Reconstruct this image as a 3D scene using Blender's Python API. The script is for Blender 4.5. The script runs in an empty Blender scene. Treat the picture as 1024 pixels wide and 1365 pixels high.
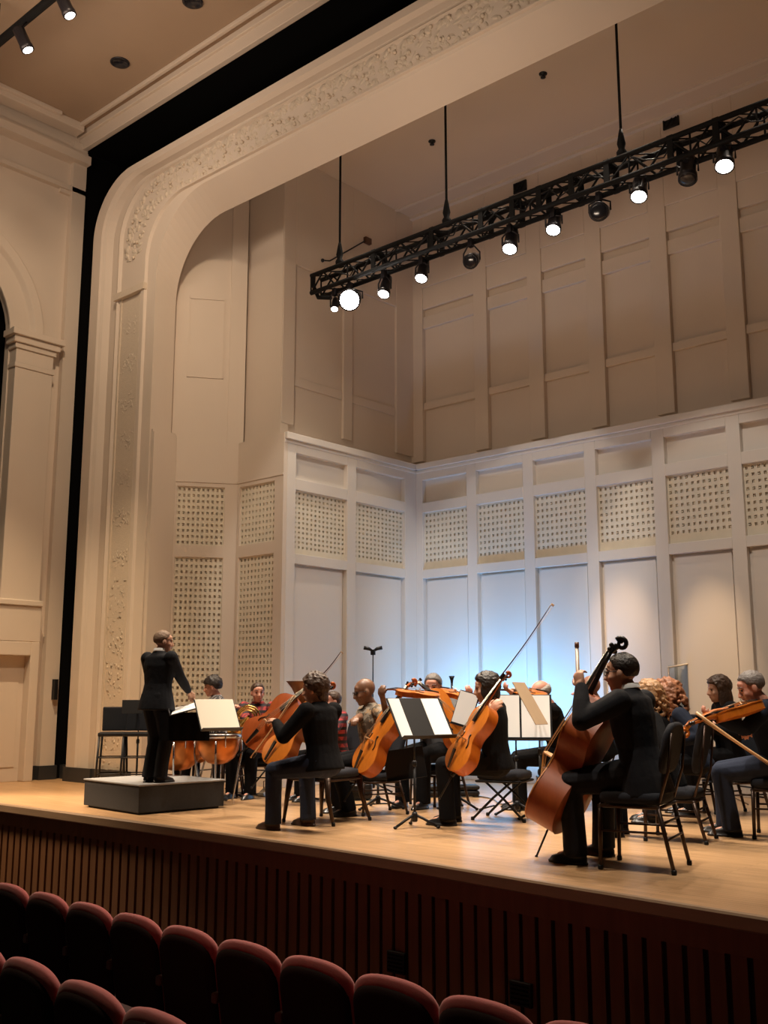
import bpy, bmesh, math, random
from mathutils import Vector, Matrix, noise
S = bpy.context.scene
COL = S.collection
V = Vector
R = math.radians
PI = math.pi
random.seed(7)

# ------------------------------------------------------------------ camera
F = 1380.0; TH = math.atan(247.5 / F); YAW = R(41.9); CH = 1.18
FW = V((-math.sin(YAW), math.cos(YAW), 0)); RT = V((math.cos(YAW), math.sin(YAW), 0))
def ray(px, py):
    u = px - 512; v = 682.5 - py
    return FW * (F * math.cos(TH) - v * math.sin(TH)) + RT * u + V((0, 0, F * math.sin(TH) + v * math.cos(TH)))
EYE = V((0, 0, CH))
def fl(px, py, z=0.0):
    r = ray(px, py); return EYE + r * ((z - CH) / r.z)
def aty(px, py, Y):
    r = ray(px, py); return EYE + r * (Y / r.y)
def dep(px, py, d):
    r = ray(px, py); return EYE + r * (d / r.dot(FW))
cam = bpy.data.cameras.new('camera'); camo = bpy.data.objects.new('camera', cam); COL.objects.link(camo)
cam.sensor_fit = 'HORIZONTAL'; cam.sensor_width = 36.0; cam.lens = F / 1024 * 36.0
cam.clip_start = 0.05; cam.clip_end = 200
camo.location = EYE; camo.rotation_euler = (PI / 2 + TH, 0, YAW)
S.camera = camo
S.view_settings.view_transform = 'Standard'; S.view_settings.look = 'None'
S.view_settings.gamma = 1.0; S.view_settings.exposure = 0.0; S.view_settings.use_curve_mapping = False
S.cycles.use_denoising = True
S.cycles.sample_clamp_indirect = 4.0
S.cycles.max_bounces = 8; S.cycles.diffuse_bounces = 5; S.cycles.glossy_bounces = 3; S.cycles.transmission_bounces = 4
w = bpy.data.worlds.new('world'); S.world = w; w.use_nodes = True
w.node_tree.nodes['Background'].inputs[0].default_value = (1, .75, .5, 1)
w.node_tree.nodes['Background'].inputs[1].default_value = 0.006

# ------------------------------------------------------------------ materials
def mat(name, col, rough=.6, metal=0.0, bump=None, vary=None, spec=.5, sheen=0, emit=None, coat=0, alpha=None, trans=0):
    m = bpy.data.materials.new(name); m.use_nodes = True
    nt = m.node_tree; b = nt.nodes['Principled BSDF']
    b.inputs['Base Color'].default_value = (*col, 1); b.inputs['Roughness'].default_value = rough
    b.inputs['Metallic'].default_value = metal; b.inputs['Specular IOR Level'].default_value = spec
    b.inputs['Coat Weight'].default_value = coat
    b.inputs['Sheen Weight'].default_value = sheen
    b.inputs['Transmission Weight'].default_value = trans
    if emit:
        b.inputs['Emission Color'].default_value = (*emit[0], 1); b.inputs['Emission Strength'].default_value = emit[1]
    if vary or bump:
        tc = nt.nodes.new('ShaderNodeTexCoord')
    if vary:   # (scale, amount, stretch xyz)
        mp = nt.nodes.new('ShaderNodeMapping'); mp.inputs['Scale'].default_value = vary[2] if len(vary) > 2 else (1, 1, 1)
        nz = nt.nodes.new('ShaderNodeTexNoise'); nz.inputs['Scale'].default_value = vary[0]; nz.inputs['Detail'].default_value = 4
        cr = nt.nodes.new('ShaderNodeMixRGB'); cr.blend_type = 'MIX'
        a = vary[1]
        cr.inputs[1].default_value = (*[max(0, c * (1 - a)) for c in col], 1); cr.inputs[2].default_value = (*[min(1, c * (1 + a)) for c in col], 1)
        nt.links.new(tc.outputs['Object'], mp.inputs[0]); nt.links.new(mp.outputs[0], nz.inputs['Vector'])
        nt.links.new(nz.outputs[0], cr.inputs[0]); nt.links.new(cr.outputs[0], b.inputs['Base Color'])
    if bump:   # (scale, strength)
        nz = nt.nodes.new('ShaderNodeTexNoise'); nz.inputs['Scale'].default_value = bump[0]; nz.inputs['Detail'].default_value = 5
        bp = nt.nodes.new('ShaderNodeBump'); bp.inputs['Strength'].default_value = bump[1]; bp.inputs['Distance'].default_value = .01
        nt.links.new(tc.outputs['Object'], nz.inputs['Vector']); nt.links.new(nz.outputs[0], bp.inputs['Height'])
        nt.links.new(bp.outputs[0], b.inputs['Normal'])
    return m

def plank_mat(name, c1, c2, mortar, sx, sy, rough, coat):
    m = bpy.data.materials.new(name); m.use_nodes = True
    nt = m.node_tree; b = nt.nodes['Principled BSDF']
    tc = nt.nodes.new('ShaderNodeTexCoord')
    br = nt.nodes.new('ShaderNodeTexBrick')
    br.inputs['Scale'].default_value = 1; br.inputs['Brick Width'].default_value = sx; br.inputs['Row Height'].default_value = sy
    br.inputs['Mortar Size'].default_value = .0022; br.inputs['Color1'].default_value = (*c1, 1); br.inputs['Color2'].default_value = (*c2, 1)
    br.inputs['Mortar'].default_value = (*mortar, 1)
    mp = nt.nodes.new('ShaderNodeMapping'); mp.inputs['Scale'].default_value = (.6, 7, 1)
    nz = nt.nodes.new('ShaderNodeTexNoise'); nz.inputs['Scale'].default_value = 2.5; nz.inputs['Detail'].default_value = 5
    mx = nt.nodes.new('ShaderNodeMixRGB'); mx.blend_type = 'MULTIPLY'; mx.inputs[0].default_value = .55
    rp = nt.nodes.new('ShaderNodeValToRGB'); rp.color_ramp.elements[0].color = (.62, .56, .5, 1); rp.color_ramp.elements[1].color = (1.1, 1.08, 1.05, 1)
    rp.color_ramp.elements[0].position = .3; rp.color_ramp.elements[1].position = .7
    L = nt.links.new
    L(tc.outputs['Object'], br.inputs['Vector']); L(tc.outputs['Object'], mp.inputs[0]); L(mp.outputs[0], nz.inputs['Vector'])
    L(nz.outputs[0], rp.inputs[0]); L(br.outputs[0], mx.inputs[1]); L(rp.outputs[0], mx.inputs[2]); L(mx.outputs[0], b.inputs['Base Color'])
    b.inputs['Roughness'].default_value = rough; b.inputs['Coat Weight'].default_value = coat; b.inputs['Coat Roughness'].default_value = .22
    return m

M = dict(
    paint=mat('cream_paint', (.66, .56, .46), .75, bump=(60, .06), vary=(1.2, .04)),
    paint_shell=mat('shell_paint', (.70, .64, .57), .6, vary=(1.0, .03)),
    plaster=mat('ornate_plaster', (.64, .54, .425), .85, bump=(45, .25), vary=(20, .08)),
    ceil_brown=mat('auditorium_ceiling_paint', (.40, .29, .20), .85, vary=(1.5, .07)),
    stage_ceil=mat('stage_ceiling_paint', (.60, .49, .38), .85, vary=(1, .04)),
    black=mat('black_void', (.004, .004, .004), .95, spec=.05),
    base=mat('dark_baseboard', (.03, .03, .032), .5),
    screen=mat('pierced_screen', (.70, .63, .5), .85, vary=(9, .1)),
    floor=plank_mat('maple_floor', (.60, .375, .195), (.54, .33, .165), (.3, .17, .07), 1.6, .057, .36, .22),
    lip=mat('stage_nosing', (.30, .20, .12), .4, vary=(8, .2, (.3, 5, 5))),
    slat=mat('walnut_panelling', (.17, .075, .028), .5, vary=(4, .3, (4, 4, .4))),
    slatdark=mat('panelling_gap', (.022, .008, .004), .8),
    carpet=mat('dark_carpet', (.03, .012, .012), .95),
    velvet=mat('burgundy_velvet', (.36, .075, .075), .9, sheen=.25, bump=(250, .25), vary=(25, .15)),
    rear_shade=mat('seat_rear_shade', (.016, .007, .007), .8, spec=.2),  # velvet seat rears in shadow: the shade is put into this near-black colour
    iron=mat('dark_iron', (.02, .02, .02), .45, .6),
    truss=mat('truss_black', (.007, .0065, .0065), .75, spec=.2),
    lampbody=mat('lamp_housing', (.02, .017, .02), .4, .4),
    lens=mat('lit_lens', (1, .95, .9), .3, emit=((1, .93, .86), 14)),
    lensbig=mat('lit_lens_bright', (1, .95, .9), .3, emit=((1, .94, .88), 60)),
    lensoff=mat('dark_lens', (.02, .02, .025), .15),
    podium=mat('podium_grey_carpet', (.030, .031, .033), .9, bump=(200, .3), vary=(30, .2)),
    podtop=mat('podium_top', (.30, .30, .30), .7, vary=(20, .1)),
    uphol=mat('black_upholstery', (.017, .019, .026), .85, bump=(300, .3), spec=.25),
    chairmetal=mat('bronze_chair_frame', (.05, .028, .018), .35, .5),
    blackmetal=mat('black_metal', (.009, .009, .010), .5, spec=.35),
    chrome=mat('chrome', (.6, .6, .6), .2, 1.0),
    wooddark=mat('dark_wood', (.09, .035, .015), .4, vary=(10, .3, (5, 5, .6))),
    paper=mat('white_paper', (.93, .92, .89), .7),
    paperprint=mat('printed_page', (.80, .74, .60), .7),
    folder=mat('tan_folder', (.36, .25, .15), .7, vary=(8, .1)),
    cello=mat('cello_varnish', (.44, .098, .006), .36, coat=.15, vary=(5, .25, (6, 6, .7))),
    cellored=mat('red_brown_varnish', (.36, .075, .014), .36, coat=.15, vary=(5, .25, (6, 6, .7))),
    bass=mat('bass_varnish', (.30, .062, .009), .45, coat=.1, vary=(4, .3, (5, 5, .6))),
    bassedge=mat('bass_belly', (.58, .21, .04), .4, coat=.15, vary=(4, .25, (5, 5, .6))),
    spruce=mat('golden_spruce', (.50, .140, .010), .38, coat=.15, vary=(6, .2, (8, 8, .6))),
    ebony=mat('ebony', (.012, .009, .008), .3),
    maple=mat('pale_maple', (.66, .40, .2), .4, vary=(8, .15)),
    string=mat('string_wire', (.5, .45, .35), .3, .9),
    brass=mat('brass', (.70, .44, .14), .25, 1.0),
    bronze=mat('dull_bronze', (.20, .10, .05), .4, .8),
    copper=mat('copper_kettle', (.62, .20, .045), .28, .75, vary=(3, .15)),
    drumskin=mat('drum_skin', (.72, .66, .55), .6),
    skin=mat('skin_light', (.60, .33, .22), .5, vary=(12, .08)),
    skinpink=mat('skin_pink', (.62, .29, .20), .5, vary=(12, .1)),
    skintan=mat('skin_tan', (.50, .26, .155), .5, vary=(12, .08)),
    skindark=mat('skin_brown', (.20, .098, .055), .42, vary=(12, .1)),
    cloth=mat('black_cloth', (.006, .006, .007), .9, bump=(14, .7), spec=.12),
    suit=mat('charcoal_suit', (.011, .0115, .0145), .85, bump=(12, .8), spec=.2),
    jeans=mat('dark_blue_denim', (.026, .033, .055), .9, bump=(16, .7), spec=.15),
    navy=mat('navy_cloth', (.010, .014, .026), .9, bump=(14, .7), spec=.15),
    grey=mat('grey_cloth', (.10, .10, .105), .85, bump=(14, .4)),
    white=mat('white_cotton', (.75, .74, .72), .8),
    blue=mat('blue_cotton', (.03, .05, .12), .85, bump=(14, .4)),
    leather=mat('black_leather', (.012, .011, .011), .3),
    brownleather=mat('brown_leather', (.05, .025, .015), .4),
    hairdark=mat('dark_hair', (.018, .012, .009), .5, bump=(60, .8)),
    hairbrown=mat('brown_hair', (.06, .03, .016), .5, bump=(60, .8), vary=(20, .3)),
    hairgrey=mat('grey_hair', (.16, .14, .13), .55, bump=(60, .8), vary=(25, .35)),
    hairwhite=mat('white_hair', (.42, .38, .34), .6, bump=(60, .8)),
    hairginger=mat('sandy_grey_hair', (.26, .17, .11), .55, bump=(60, .8), vary=(25, .3)),
    hairblond=mat('blond_curls', (.34, .18, .075), .55, bump=(40, 1.0), vary=(22, .45)),
    hairred=mat('auburn_curls', (.25, .095, .04), .55, bump=(40, 1.0), vary=(22, .45)),
    eye=mat('dark_eye', (.02, .015, .012), .2),
    lips=mat('lip', (.40, .14, .11), .5),
    plastic=mat('black_plastic', (.010, .010, .011), .5, spec=.3),
    blueglass=mat('clear_acrylic', (.75, .85, .95), .05, trans=.92, spec=.5),
    whiteframe=mat('pale_frame', (.72, .62, .48), .5),
    reed=mat('grey_tube', (.35, .28, .23), .35, .4),
)
def checker_mat(name, c1, c2, c3, scale, stripe=False):
    m = bpy.data.materials.new(name); m.use_nodes = True
    nt = m.node_tree; b = nt.nodes['Principled BSDF']; b.inputs['Roughness'].default_value = .85
    tc = nt.nodes.new('ShaderNodeTexCoord')
    if stripe:
        t1 = nt.nodes.new('ShaderNodeTexWave'); t1.bands_direction = 'X'; t1.inputs['Scale'].default_value = scale
        t2 = nt.nodes.new('ShaderNodeTexWave'); t2.bands_direction = 'Z'; t2.inputs['Scale'].default_value = scale * .8
    else:
        t1 = nt.nodes.new('ShaderNodeTexVoronoi'); t1.inputs['Scale'].default_value = scale
        t2 = nt.nodes.new('ShaderNodeTexNoise'); t2.inputs['Scale'].default_value = scale * 1.3
    r1 = nt.nodes.new('ShaderNodeValToRGB'); r1.color_ramp.interpolation = 'CONSTANT'
    r1.color_ramp.elements[0].color = (*c1, 1); r1.color_ramp.elements[1].color = (*c2, 1); r1.color_ramp.elements[1].position = .5 if stripe else .42
    r2 = nt.nodes.new('ShaderNodeValToRGB'); r2.color_ramp.interpolation = 'CONSTANT'
    r2.color_ramp.elements[0].color = (0, 0, 0, 1); r2.color_ramp.elements[1].color = (1, 1, 1, 1); r2.color_ramp.elements[1].position = .6 if stripe else .55
    mx = nt.nodes.new('ShaderNodeMixRGB'); mx.inputs[2].default_value = (*c3, 1)
    L = nt.links.new
    for t in (t1, t2): L(tc.outputs['Object'], t.inputs['Vector'])
    L(t1.outputs[1] if stripe else t1.outputs[0], r1.inputs[0]); L(t2.outputs[1] if stripe else t2.outputs[0], r2.inputs[0])
    L(r1.outputs[0], mx.inputs[1]); L(r2.outputs[0], mx.inputs[0]); L(mx.outputs[0], b.inputs['Base Color'])
    return m
M['plaid'] = checker_mat('red_plaid', (.42, .05, .05), (.16, .025, .03), (.03, .02, .025), 5, True)
M['mono'] = checker_mat('black_white_print', (.03, .03, .035), (.38, .36, .36), (.05, .05, .055), 11)
M['print'] = checker_mat('brown_print_shirt', (.30, .19, .10), (.10, .075, .05), (.24, .20, .15), 16)

# ------------------------------------------------------------------ mesh builder
class MB:
    def __init__(s): s.v = []; s.f = []; s.m = []; s.mi = 0; s.sm = []; s.smooth = False
    def add(s, vs, fs, smooth=None):
        b = len(s.v); s.v += [V(p) for p in vs]
        for f in fs: s.f.append([b + i for i in f]); s.m.append(s.mi); s.sm.append(s.smooth if smooth is None else smooth)
        return s
    def box(s, a, b, T=None):
        x0, y0, z0 = a; x1, y1, z1 = b
        vs = [V((x, y, z)) for z in (z0, z1) for y in (y0, y1) for x in (x0, x1)]
        if T is not None: vs = [T @ p for p in vs]
        return s.add(vs, [(0, 2, 3, 1), (4, 5, 7, 6), (0, 1, 5, 4), (2, 6, 7, 3), (0, 4, 6, 2), (1, 3, 7, 5)], False)
    def rings(s, rings, close=True, caps=True, smooth=True):
        n = len(rings[0]); vs = [p for r in rings for p in r]; fs = []
        for i in range(len(rings) - 1):
            for j in range(n if close else n - 1):
                k = (j + 1) % n
                fs.append((i * n + j, i * n + k, (i + 1) * n + k, (i + 1) * n + j))
        s.add(vs, fs, smooth)
        if caps and close:
            b = len(s.v) - len(vs)
            for base, rev in ((b, True), (b + (len(rings) - 1) * n, False)):
                f = [base + j for j in range(n)]
                s.f.append(f[::-1] if rev else f); s.m.append(s.mi); s.sm.append(False)
        return s
    def tube(s, pts, r, n=8, smooth=True, caps=True):
        pts = [V(p) for p in pts]; rs = r if isinstance(r, (list, tuple)) else [r] * len(pts)
        rings = []; up = None
        for i, p in enumerate(pts):
            t = (pts[min(i + 1, len(pts) - 1)] - pts[max(i - 1, 0)])
            if t.length < 1e-9: t = V((0, 0, 1))
            t.normalize()
            if up is None:
                a = V((0, 0, 1)) if abs(t.z) < .9 else V((1, 0, 0))
                up = t.cross(a).normalized()
            else:
                up = (up - t * up.dot(t)); up = up.normalized() if up.length > 1e-6 else t.orthogonal().normalized()
            w = t.cross(up)
            rings.append([p + (up * math.cos(2 * PI * j / n) + w * math.sin(2 * PI * j / n)) * rs[i] for j in range(n)])
        return s.rings(rings, True, caps, smooth)
    def ell(s, c, r, T=None, n=14, m=9):
        c = V(c); vs = []; fs = []
        r = r if isinstance(r, (tuple, list)) else (r, r, r)
        for i in range(1, m):
            a = PI * i / m
            for j in range(n):
                b = 2 * PI * j / n
                vs.append(V((r[0] * math.sin(a) * math.cos(b), r[1] * math.sin(a) * math.sin(b), r[2] * math.cos(a))))
        vs += [V((0, 0, r[2])), V((0, 0, -r[2]))]
        vs = [(T @ p if T is not None else p) + c for p in vs]
        for i in range(m - 2):
            for j in range(n):
                k = (j + 1) % n
                fs.append((i * n + j, (i + 1) * n + j, (i + 1) * n + k, i * n + k))
        t, b = len(vs) - 2, len(vs) - 1
        for j in range(n):
            k = (j + 1) % n
            fs.append((t, j, k)); fs.append((b, (m - 2) * n + k, (m - 2) * n + j))
        return s.add(vs, fs, True)
    def lathe(s, prof, c=(0, 0, 0), n=24, T=None, caps=True):
        c = V(c); rings = []
        for r, z in prof:
            ps = [V((r * math.cos(2 * PI * j / n), r * math.sin(2 * PI * j / n), z)) for j in range(n)]
            rings.append([(T @ p if T is not None else p) + c for p in ps])
        return s.rings(rings, True, caps, True)
    def prism(s, outline, h0, h1, T=None):
        # outline: 2D points (x,y); extruded along z
        n = len(outline)
        vs = [V((x, y, h0)) for x, y in outline] + [V((x, y, h1)) for x, y in outline]
        if T is not None: vs = [T @ p for p in vs]
        return s.add(vs, [tuple(range(n))[::-1], tuple(range(n, 2 * n))] + [(i, (i + 1) % n, n + (i + 1) % n, n + i) for i in range(n)], False)
    def build(s, name, mats, parent=None, bevel=0, T=None, seg=2):
        me = bpy.data.meshes.new(name)
        vs = s.v if T is None else [T @ p for p in s.v]
        me.from_pydata([tuple(p) for p in vs], [], s.f)
        for m in (mats if isinstance(mats, (list, tuple)) else [mats]): me.materials.append(m)
        me.polygons.foreach_set('material_index', s.m); me.polygons.foreach_set('use_smooth', s.sm); me.update()
        bm = bmesh.new(); bm.from_mesh(me); bmesh.ops.recalc_face_normals(bm, faces=bm.faces); bm.to_mesh(me); bm.free()
        o = bpy.data.objects.new(name, me); COL.objects.link(o)
        if parent: o.parent = parent
        if bevel:
            md = o.modifiers.new('bevel', 'BEVEL'); md.width = bevel; md.segments = seg; md.limit_method = 'ANGLE'; md.angle_limit = R(40)
        return o
def tag(o, label=None, cat=None, group=None, kind=None):
    for k, v in (('label', label), ('category', cat), ('group', group), ('kind', kind)):
        if v: o[k] = v
    return o
def thing(name, label, cat, loc=(0, 0, 0), rz=0, group=None):
    o = bpy.data.objects.new(name, None); COL.objects.link(o); o.empty_display_size = .1
    o.location = loc; o.rotation_euler = (0, 0, rz)
    return tag(o, label, cat, group)
def struct(mb, name, m, bevel=0):
    o = mb.build(name, m, None, bevel); o['kind'] = 'structure'; return o
def copy_tree(o, parent=None):
    c = o.copy(); COL.objects.link(c)
    if parent: c.parent = parent
    for ch in list(o.children): copy_tree(ch, c)
    return c
def remeshed(mb, name, m, parent, voxel, smooth=4, T=None):
    o = mb.build(name, m, None, T=T)
    md = o.modifiers.new('r', 'REMESH'); md.mode = 'VOXEL'; md.voxel_size = voxel; md.use_smooth_shade = True
    if smooth:
        sm = o.modifiers.new('s', 'SMOOTH'); sm.iterations = smooth; sm.factor = .5
    dg = bpy.context.evaluated_depsgraph_get()
    me = bpy.data.meshes.new_from_object(o.evaluated_get(dg))
    old = o.data; o.modifiers.clear(); o.data = me; bpy.data.meshes.remove(old)
    me.name = name
    if not me.materials: me.materials.append(m)
    me.polygons.foreach_set('use_smooth', [True] * len(me.polygons)); me.polygons.foreach_set('material_index', [0] * len(me.polygons))
    o.parent = parent
    return o
def frame(o, x, y, z):
    m = Matrix((x, y, z)).transposed().to_4x4(); m.translation = V(o); return m
# ================================================================== SETTING
Xj, Yp, Ys = -12.08, 8.45, 8.82
# stage floor with gently bowed front edge
edge = [(-16, 6.12), (-11.4, 6.14), (-8.54, 6.16), (-7.3, 6.155), (-6.0, 6.12), (-4.9, 6.05), (-4.0, 5.96), (-3.2, 5.895), (-2.41, 5.83), (-1.2, 5.70), (0, 5.53), (2.5, 5.1)]
mb = MB(); mb.prism(edge + [(2.5, 13.2), (-16, 13.2)], -.09, 0); struct(mb, 'floor', M['floor'])
def along(off, z0, z1, d):
    b = MB()
    for (x0, y0), (x1, y1) in zip(edge[:-1], edge[1:]):
        b.add([(x0, y0 + off, z0), (x1, y1 + off, z0), (x1, y1 + off, z1), (x0, y0 + off, z1), (x0, y0 + off + d, z0), (x1, y1 + off + d, z0), (x1, y1 + off + d, z1), (x0, y0 + off + d, z1)],
              [(0, 1, 2, 3), (4, 7, 6, 5), (0, 4, 5, 1), (3, 2, 6, 7), (0, 3, 7, 4), (1, 5, 6, 2)])
    return b
b = MB()
b.rings([[V((x, y - .033, -.09)), V((x, y - .045, -.078)), V((x, y - .045, -.010)), V((x, y - .035, .003)), V((x, y + .004, .004)), V((x, y + .004, -.09))] for x, y in edge], True, True, False)
struct(b, 'trim_1', M['lip'])
# slatted stage front
mb = along(.05, -1.3, -.085, .06); mb.mi = 0
b2 = along(.0, -.23, -.085, .055); mb.mi = 1; mb.add(b2.v, b2.f)
x = -14.0
def edge_y(x):
    for (x0, y0), (x1, y1) in zip(edge[:-1], edge[1:]):
        if x0 <= x <= x1: return y0 + (y1 - y0) * (x - x0) / (x1 - x0)
while x < 2.3:
    y = edge_y(x) + .02; mb.box((x, y, -1.28), (x + .095, y + .04, -.2)); x += .135
struct(mb, 'wall_front', [M['slatdark'], M['slat']])
mb = MB(); mb.box((-16, -3, -1.2), (6, 6.3, -1.1)); struct(mb, 'floor_auditorium', M['carpet'])

# proscenium arch: lofted contours
def contour(X, Z, Rr, Y, z0=0.0, xr=4.0):
    p = [V((X, Y, z0)), V((X, Y, (Z - Rr) * .5)), V((X, Y, Z - Rr))]
    for k in range(1, 15):
        a = PI / 2 * k / 15; p.append(V((X + Rr - Rr * math.cos(a), Y, Z - Rr + Rr * math.sin(a))))
    p += [V((X + Rr, Y, Z)), V(((X + Rr + xr) / 2, Y, Z)), V((xr, Y, Z))]
    return p
def loft(layers, name, m):
    b = MB(); b.rings([contour(*l) for l in layers], False, False, False)
    return struct(b, name, m)
loft([(-13.66, 9.22, .95, 8.9), (-13.66, 9.22, .95, 8.36), (-13.64, 9.20, .95, 8.34), (-13.42, 9.09, .9, 8.34), (-13.40, 9.07, .9, 8.37), (-13.36, 9.05, .9, 8.40), (-13.30, 9.03, .88, 8.49),
      (-13.06, 8.93, .86, 8.49), (-13.05, 8.92, .86, 8.42), (-13.0, 8.90, .85, 8.40), (-12.97, 8.88, .85, 8.45), (-12.40, 8.46, .80, 8.45), (-12.38, 8.45, .8, 8.40), (-12.30, 8.43, .86, 8.40), (-12.28, 8.42, .88, 8.44), (Xj, 8.38, 1.1, 8.45), (Xj, 8.07, 1.1, Ys), (-12.6, 8.5, 1.1, Ys + .02)], 'trim_2', M['paint'])
# black reveal between auditorium wall and proscenium
b = MB(); b.rings([contour(-14.16, 10.02, .03, 8.42), contour(-14.16, 10.02, .03, 9.3), contour(-13.5, 9.1, .9, 9.3)], False, False, False); struct(b, 'wall_reveal', M['black'])
b = MB(); b.box((-14.15, 8.55, .0), (-13.66, 8.62, .2)); struct(b, 'baseboard_reveal', M['base'])
# ornament: carved plaster along the band (arch) and panels with rosettes on the jamb
b = MB(); b.smooth = True
def leaf(c, ang, ln, wd, h, U, W, N):
    # raised pointed leaf on the plane (U,W), normal N
    d = U * math.cos(ang) + W * math.sin(ang); s_ = U * -math.sin(ang) + W * math.cos(ang)
    prof = [(0, .15), (.25, .8), (.55, 1), (.82, .6), (1, .05)]
    rows = []
    for t, wv in prof:
        p = c + d * ln * t
        rows.append([p - s_ * wd * wv, p - s_ * wd * wv * .45 + N * h * (.5 + .5 * wv), p + N * h * .35 * wv, p + s_ * wd * wv * .45 + N * h * (.5 + .5 * wv), p + s_ * wd * wv])
    b.rings(rows, False, False, True)
N = V((0, -1, 0))
def band_pt(t, k):  # t runs along the contour, k across the ornate band 0..1
    c1 = contour(-12.97, 8.88, .85, 8.45); c2 = contour(-12.40, 8.46, .80, 8.45)
    i = min(int(t), len(c1) - 2); f = t - i
    return (c1[i].lerp(c1[i + 1], f)).lerp(c2[i].lerp(c2[i + 1], f), k)
ts = []
c1 = contour(-12.7, 8.67, .82, 8.45)
for i in range(2, len(c1) - 1):
    L_ = (c1[i + 1] - c1[i]).length; n_ = max(1, round(L_ / .27))
    if i >= 2: ts += [i + q / n_ for q in range(n_)]
i = 0; acc = 0
last = None
for t in ts:
    p = band_pt(t, .5)
    if p.x > 1.2: break
    if last is not None and (p - last).length < .2: continue
    last = p
    q = band_pt(t + .02, .5); U = (q - p).normalized(); W = N.cross(U)
    if W.dot(band_pt(t, 1) - p) < 0: W = -W
    for a in range(11):
        o_ = p + W * random.uniform(-.2, .14) + U * random.uniform(-.14, .14)
        leaf(o_, random.uniform(0, 6.28), random.uniform(.07, .13), random.uniform(.018, .03), random.uniform(.012, .028), U, W, N)
    for a in range(3): b.ell(p + W * random.uniform(-.2, .15) + U * random.uniform(-.13, .13) + N * .02, random.uniform(.018, .03), n=8, m=5)
    for sgn in (-1, 1):
        leaf(p - W * .20, R(90 + sgn * 48), .13, .04, .04, U, W, N)
        leaf(p - W * .24 + U * .06, R(90 + sgn * 20), .10, .03, .03, U, W, N)
    for k in range(2): leaf(p + W * .12 + U * (k * .11 - .05), R(80 + random.uniform(-20, 20)), .10, .03, .03, U, W, N)
z = .25
U, W = V((1, 0, 0)), V((0, 0, 1))
while z < 7.1:   # jamb: dense foliage blocks alternating with plain panels, continuous towards the floor
    for k in range(34):
        cx = -12.69 + random.uniform(-.19, .19); cz = z + random.uniform(-.11, .11) * (2.6 if z < 2.6 else 1)
        leaf(V((cx, 8.45, cz)), random.uniform(0, 6.28), random.uniform(.05, .085), random.uniform(.012, .02), random.uniform(.006, .014), U, W, N)
    z += .58
for xx in (-12.93, -12.44):
    b.box((xx - .02, 8.425, .2), (xx + .02, 8.46, 7.15))
struct(b, 'trim_3', M['plaster'])
b = MB(); b.box((-12.97, 8.446, .2), (-12.40, 8.47, 7.2)); b.box((-13.05, 8.37, 7.12), (-12.28, 8.46, 7.22)); struct(b, 'trim_4', M['plaster'])
b = MB()
b.box((-13.7, 8.33, 0), (-13.0, 8.36, .2)); b.box((-13.04, 8.36, 0), (-12.1, 8.39, .2)); struct(b, 'baseboard_proscenium', M['base'])

# ---- shell walls
class Wall:
    """A run of wall: u along it, t out of it towards the stage, z up."""
    def __init__(s, o, d, n): s.o = V((*o, 0)); s.d = V((*d, 0)).normalized(); s.n = V((*n, 0)).normalized()
    def T(s): return frame(s.o, s.d, s.n, V((0, 0, 1)))
    def box(s, mb, u0, u1, z0, z1, t0, t1): mb.box((u0, t0, z0), (u1, t1, z1), s.T())
def screen(wall, u0, u1, z0, z1, nx, nz, t, depth, name, m, foot=.0):
    """A pierced screen: a plate with rows of openings of uneven outline, each sunk to its own floor."""
    b = MB(); T = wall.T()
    cw = (u1 - u0) / nx; chh = (z1 - z0 - foot) / nz
    us = [u0]; zs = [z0, z0 + foot] if foot else [z0]
    mg = .27
    for i in range(nx): us += [u0 + cw * (i + mg), u0 + cw * (i + 1 - mg)]
    us.append(u1)
    for j in range(nz): zs += [z0 + foot + chh * (j + mg), z0 + foot + chh * (j + 1 - mg)]
    zs.append(z1)
    hz = 2 if foot else 1
    def q(a, bb, c, d, dd):
        b.add([T @ V((a, t - dd, c)), T @ V((bb, t - dd, c)), T @ V((bb, t - dd, d)), T @ V((a, t - dd, d))], [(0, 1, 2, 3)])
    for i in range(len(us) - 1):
        for j in range(len(zs) - 1):
            hole = i % 2 == 1 and (j - hz) % 2 == 0 and j >= hz
            a, c_, e, g = us[i], us[i + 1], zs[j], zs[j + 1]
            if not hole: q(a, c_, e, g, 0); continue
            b.mi = 0
            q(a, c_, e, g, depth)
            P = [(a, e), (c_, e), (c_, g), (a, g)]
            for k in range(4):
                (x0, y0), (x1, y1) = P[k], P[(k + 1) % 4]
                b.add([T @ V((x0, t, y0)), T @ V((x1, t, y1)), T @ V((x1, t - depth, y1)), T @ V((x0, t - depth, y0))], [(0, 1, 2, 3)])
            # a tooth or crossbar in the opening makes each one different
            w_, h_ = c_ - a, g - e
            r_ = random.random()
            if r_ < .16: b.box((a + w_ * .35, t - depth, e), (a + w_ * .62, t - .004, e + h_ * .55), T)
            elif r_ < .34: b.box((a, t - depth, e + h_ * .36), (a + w_ * .6, t - .004, e + h_ * .64), T)
            elif r_ < .5: b.box((a + w_ * .4, t - depth, e + h_ * .36), (c_, t - .004, e + h_ * .64), T)
    return struct(b, name, m)

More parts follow.
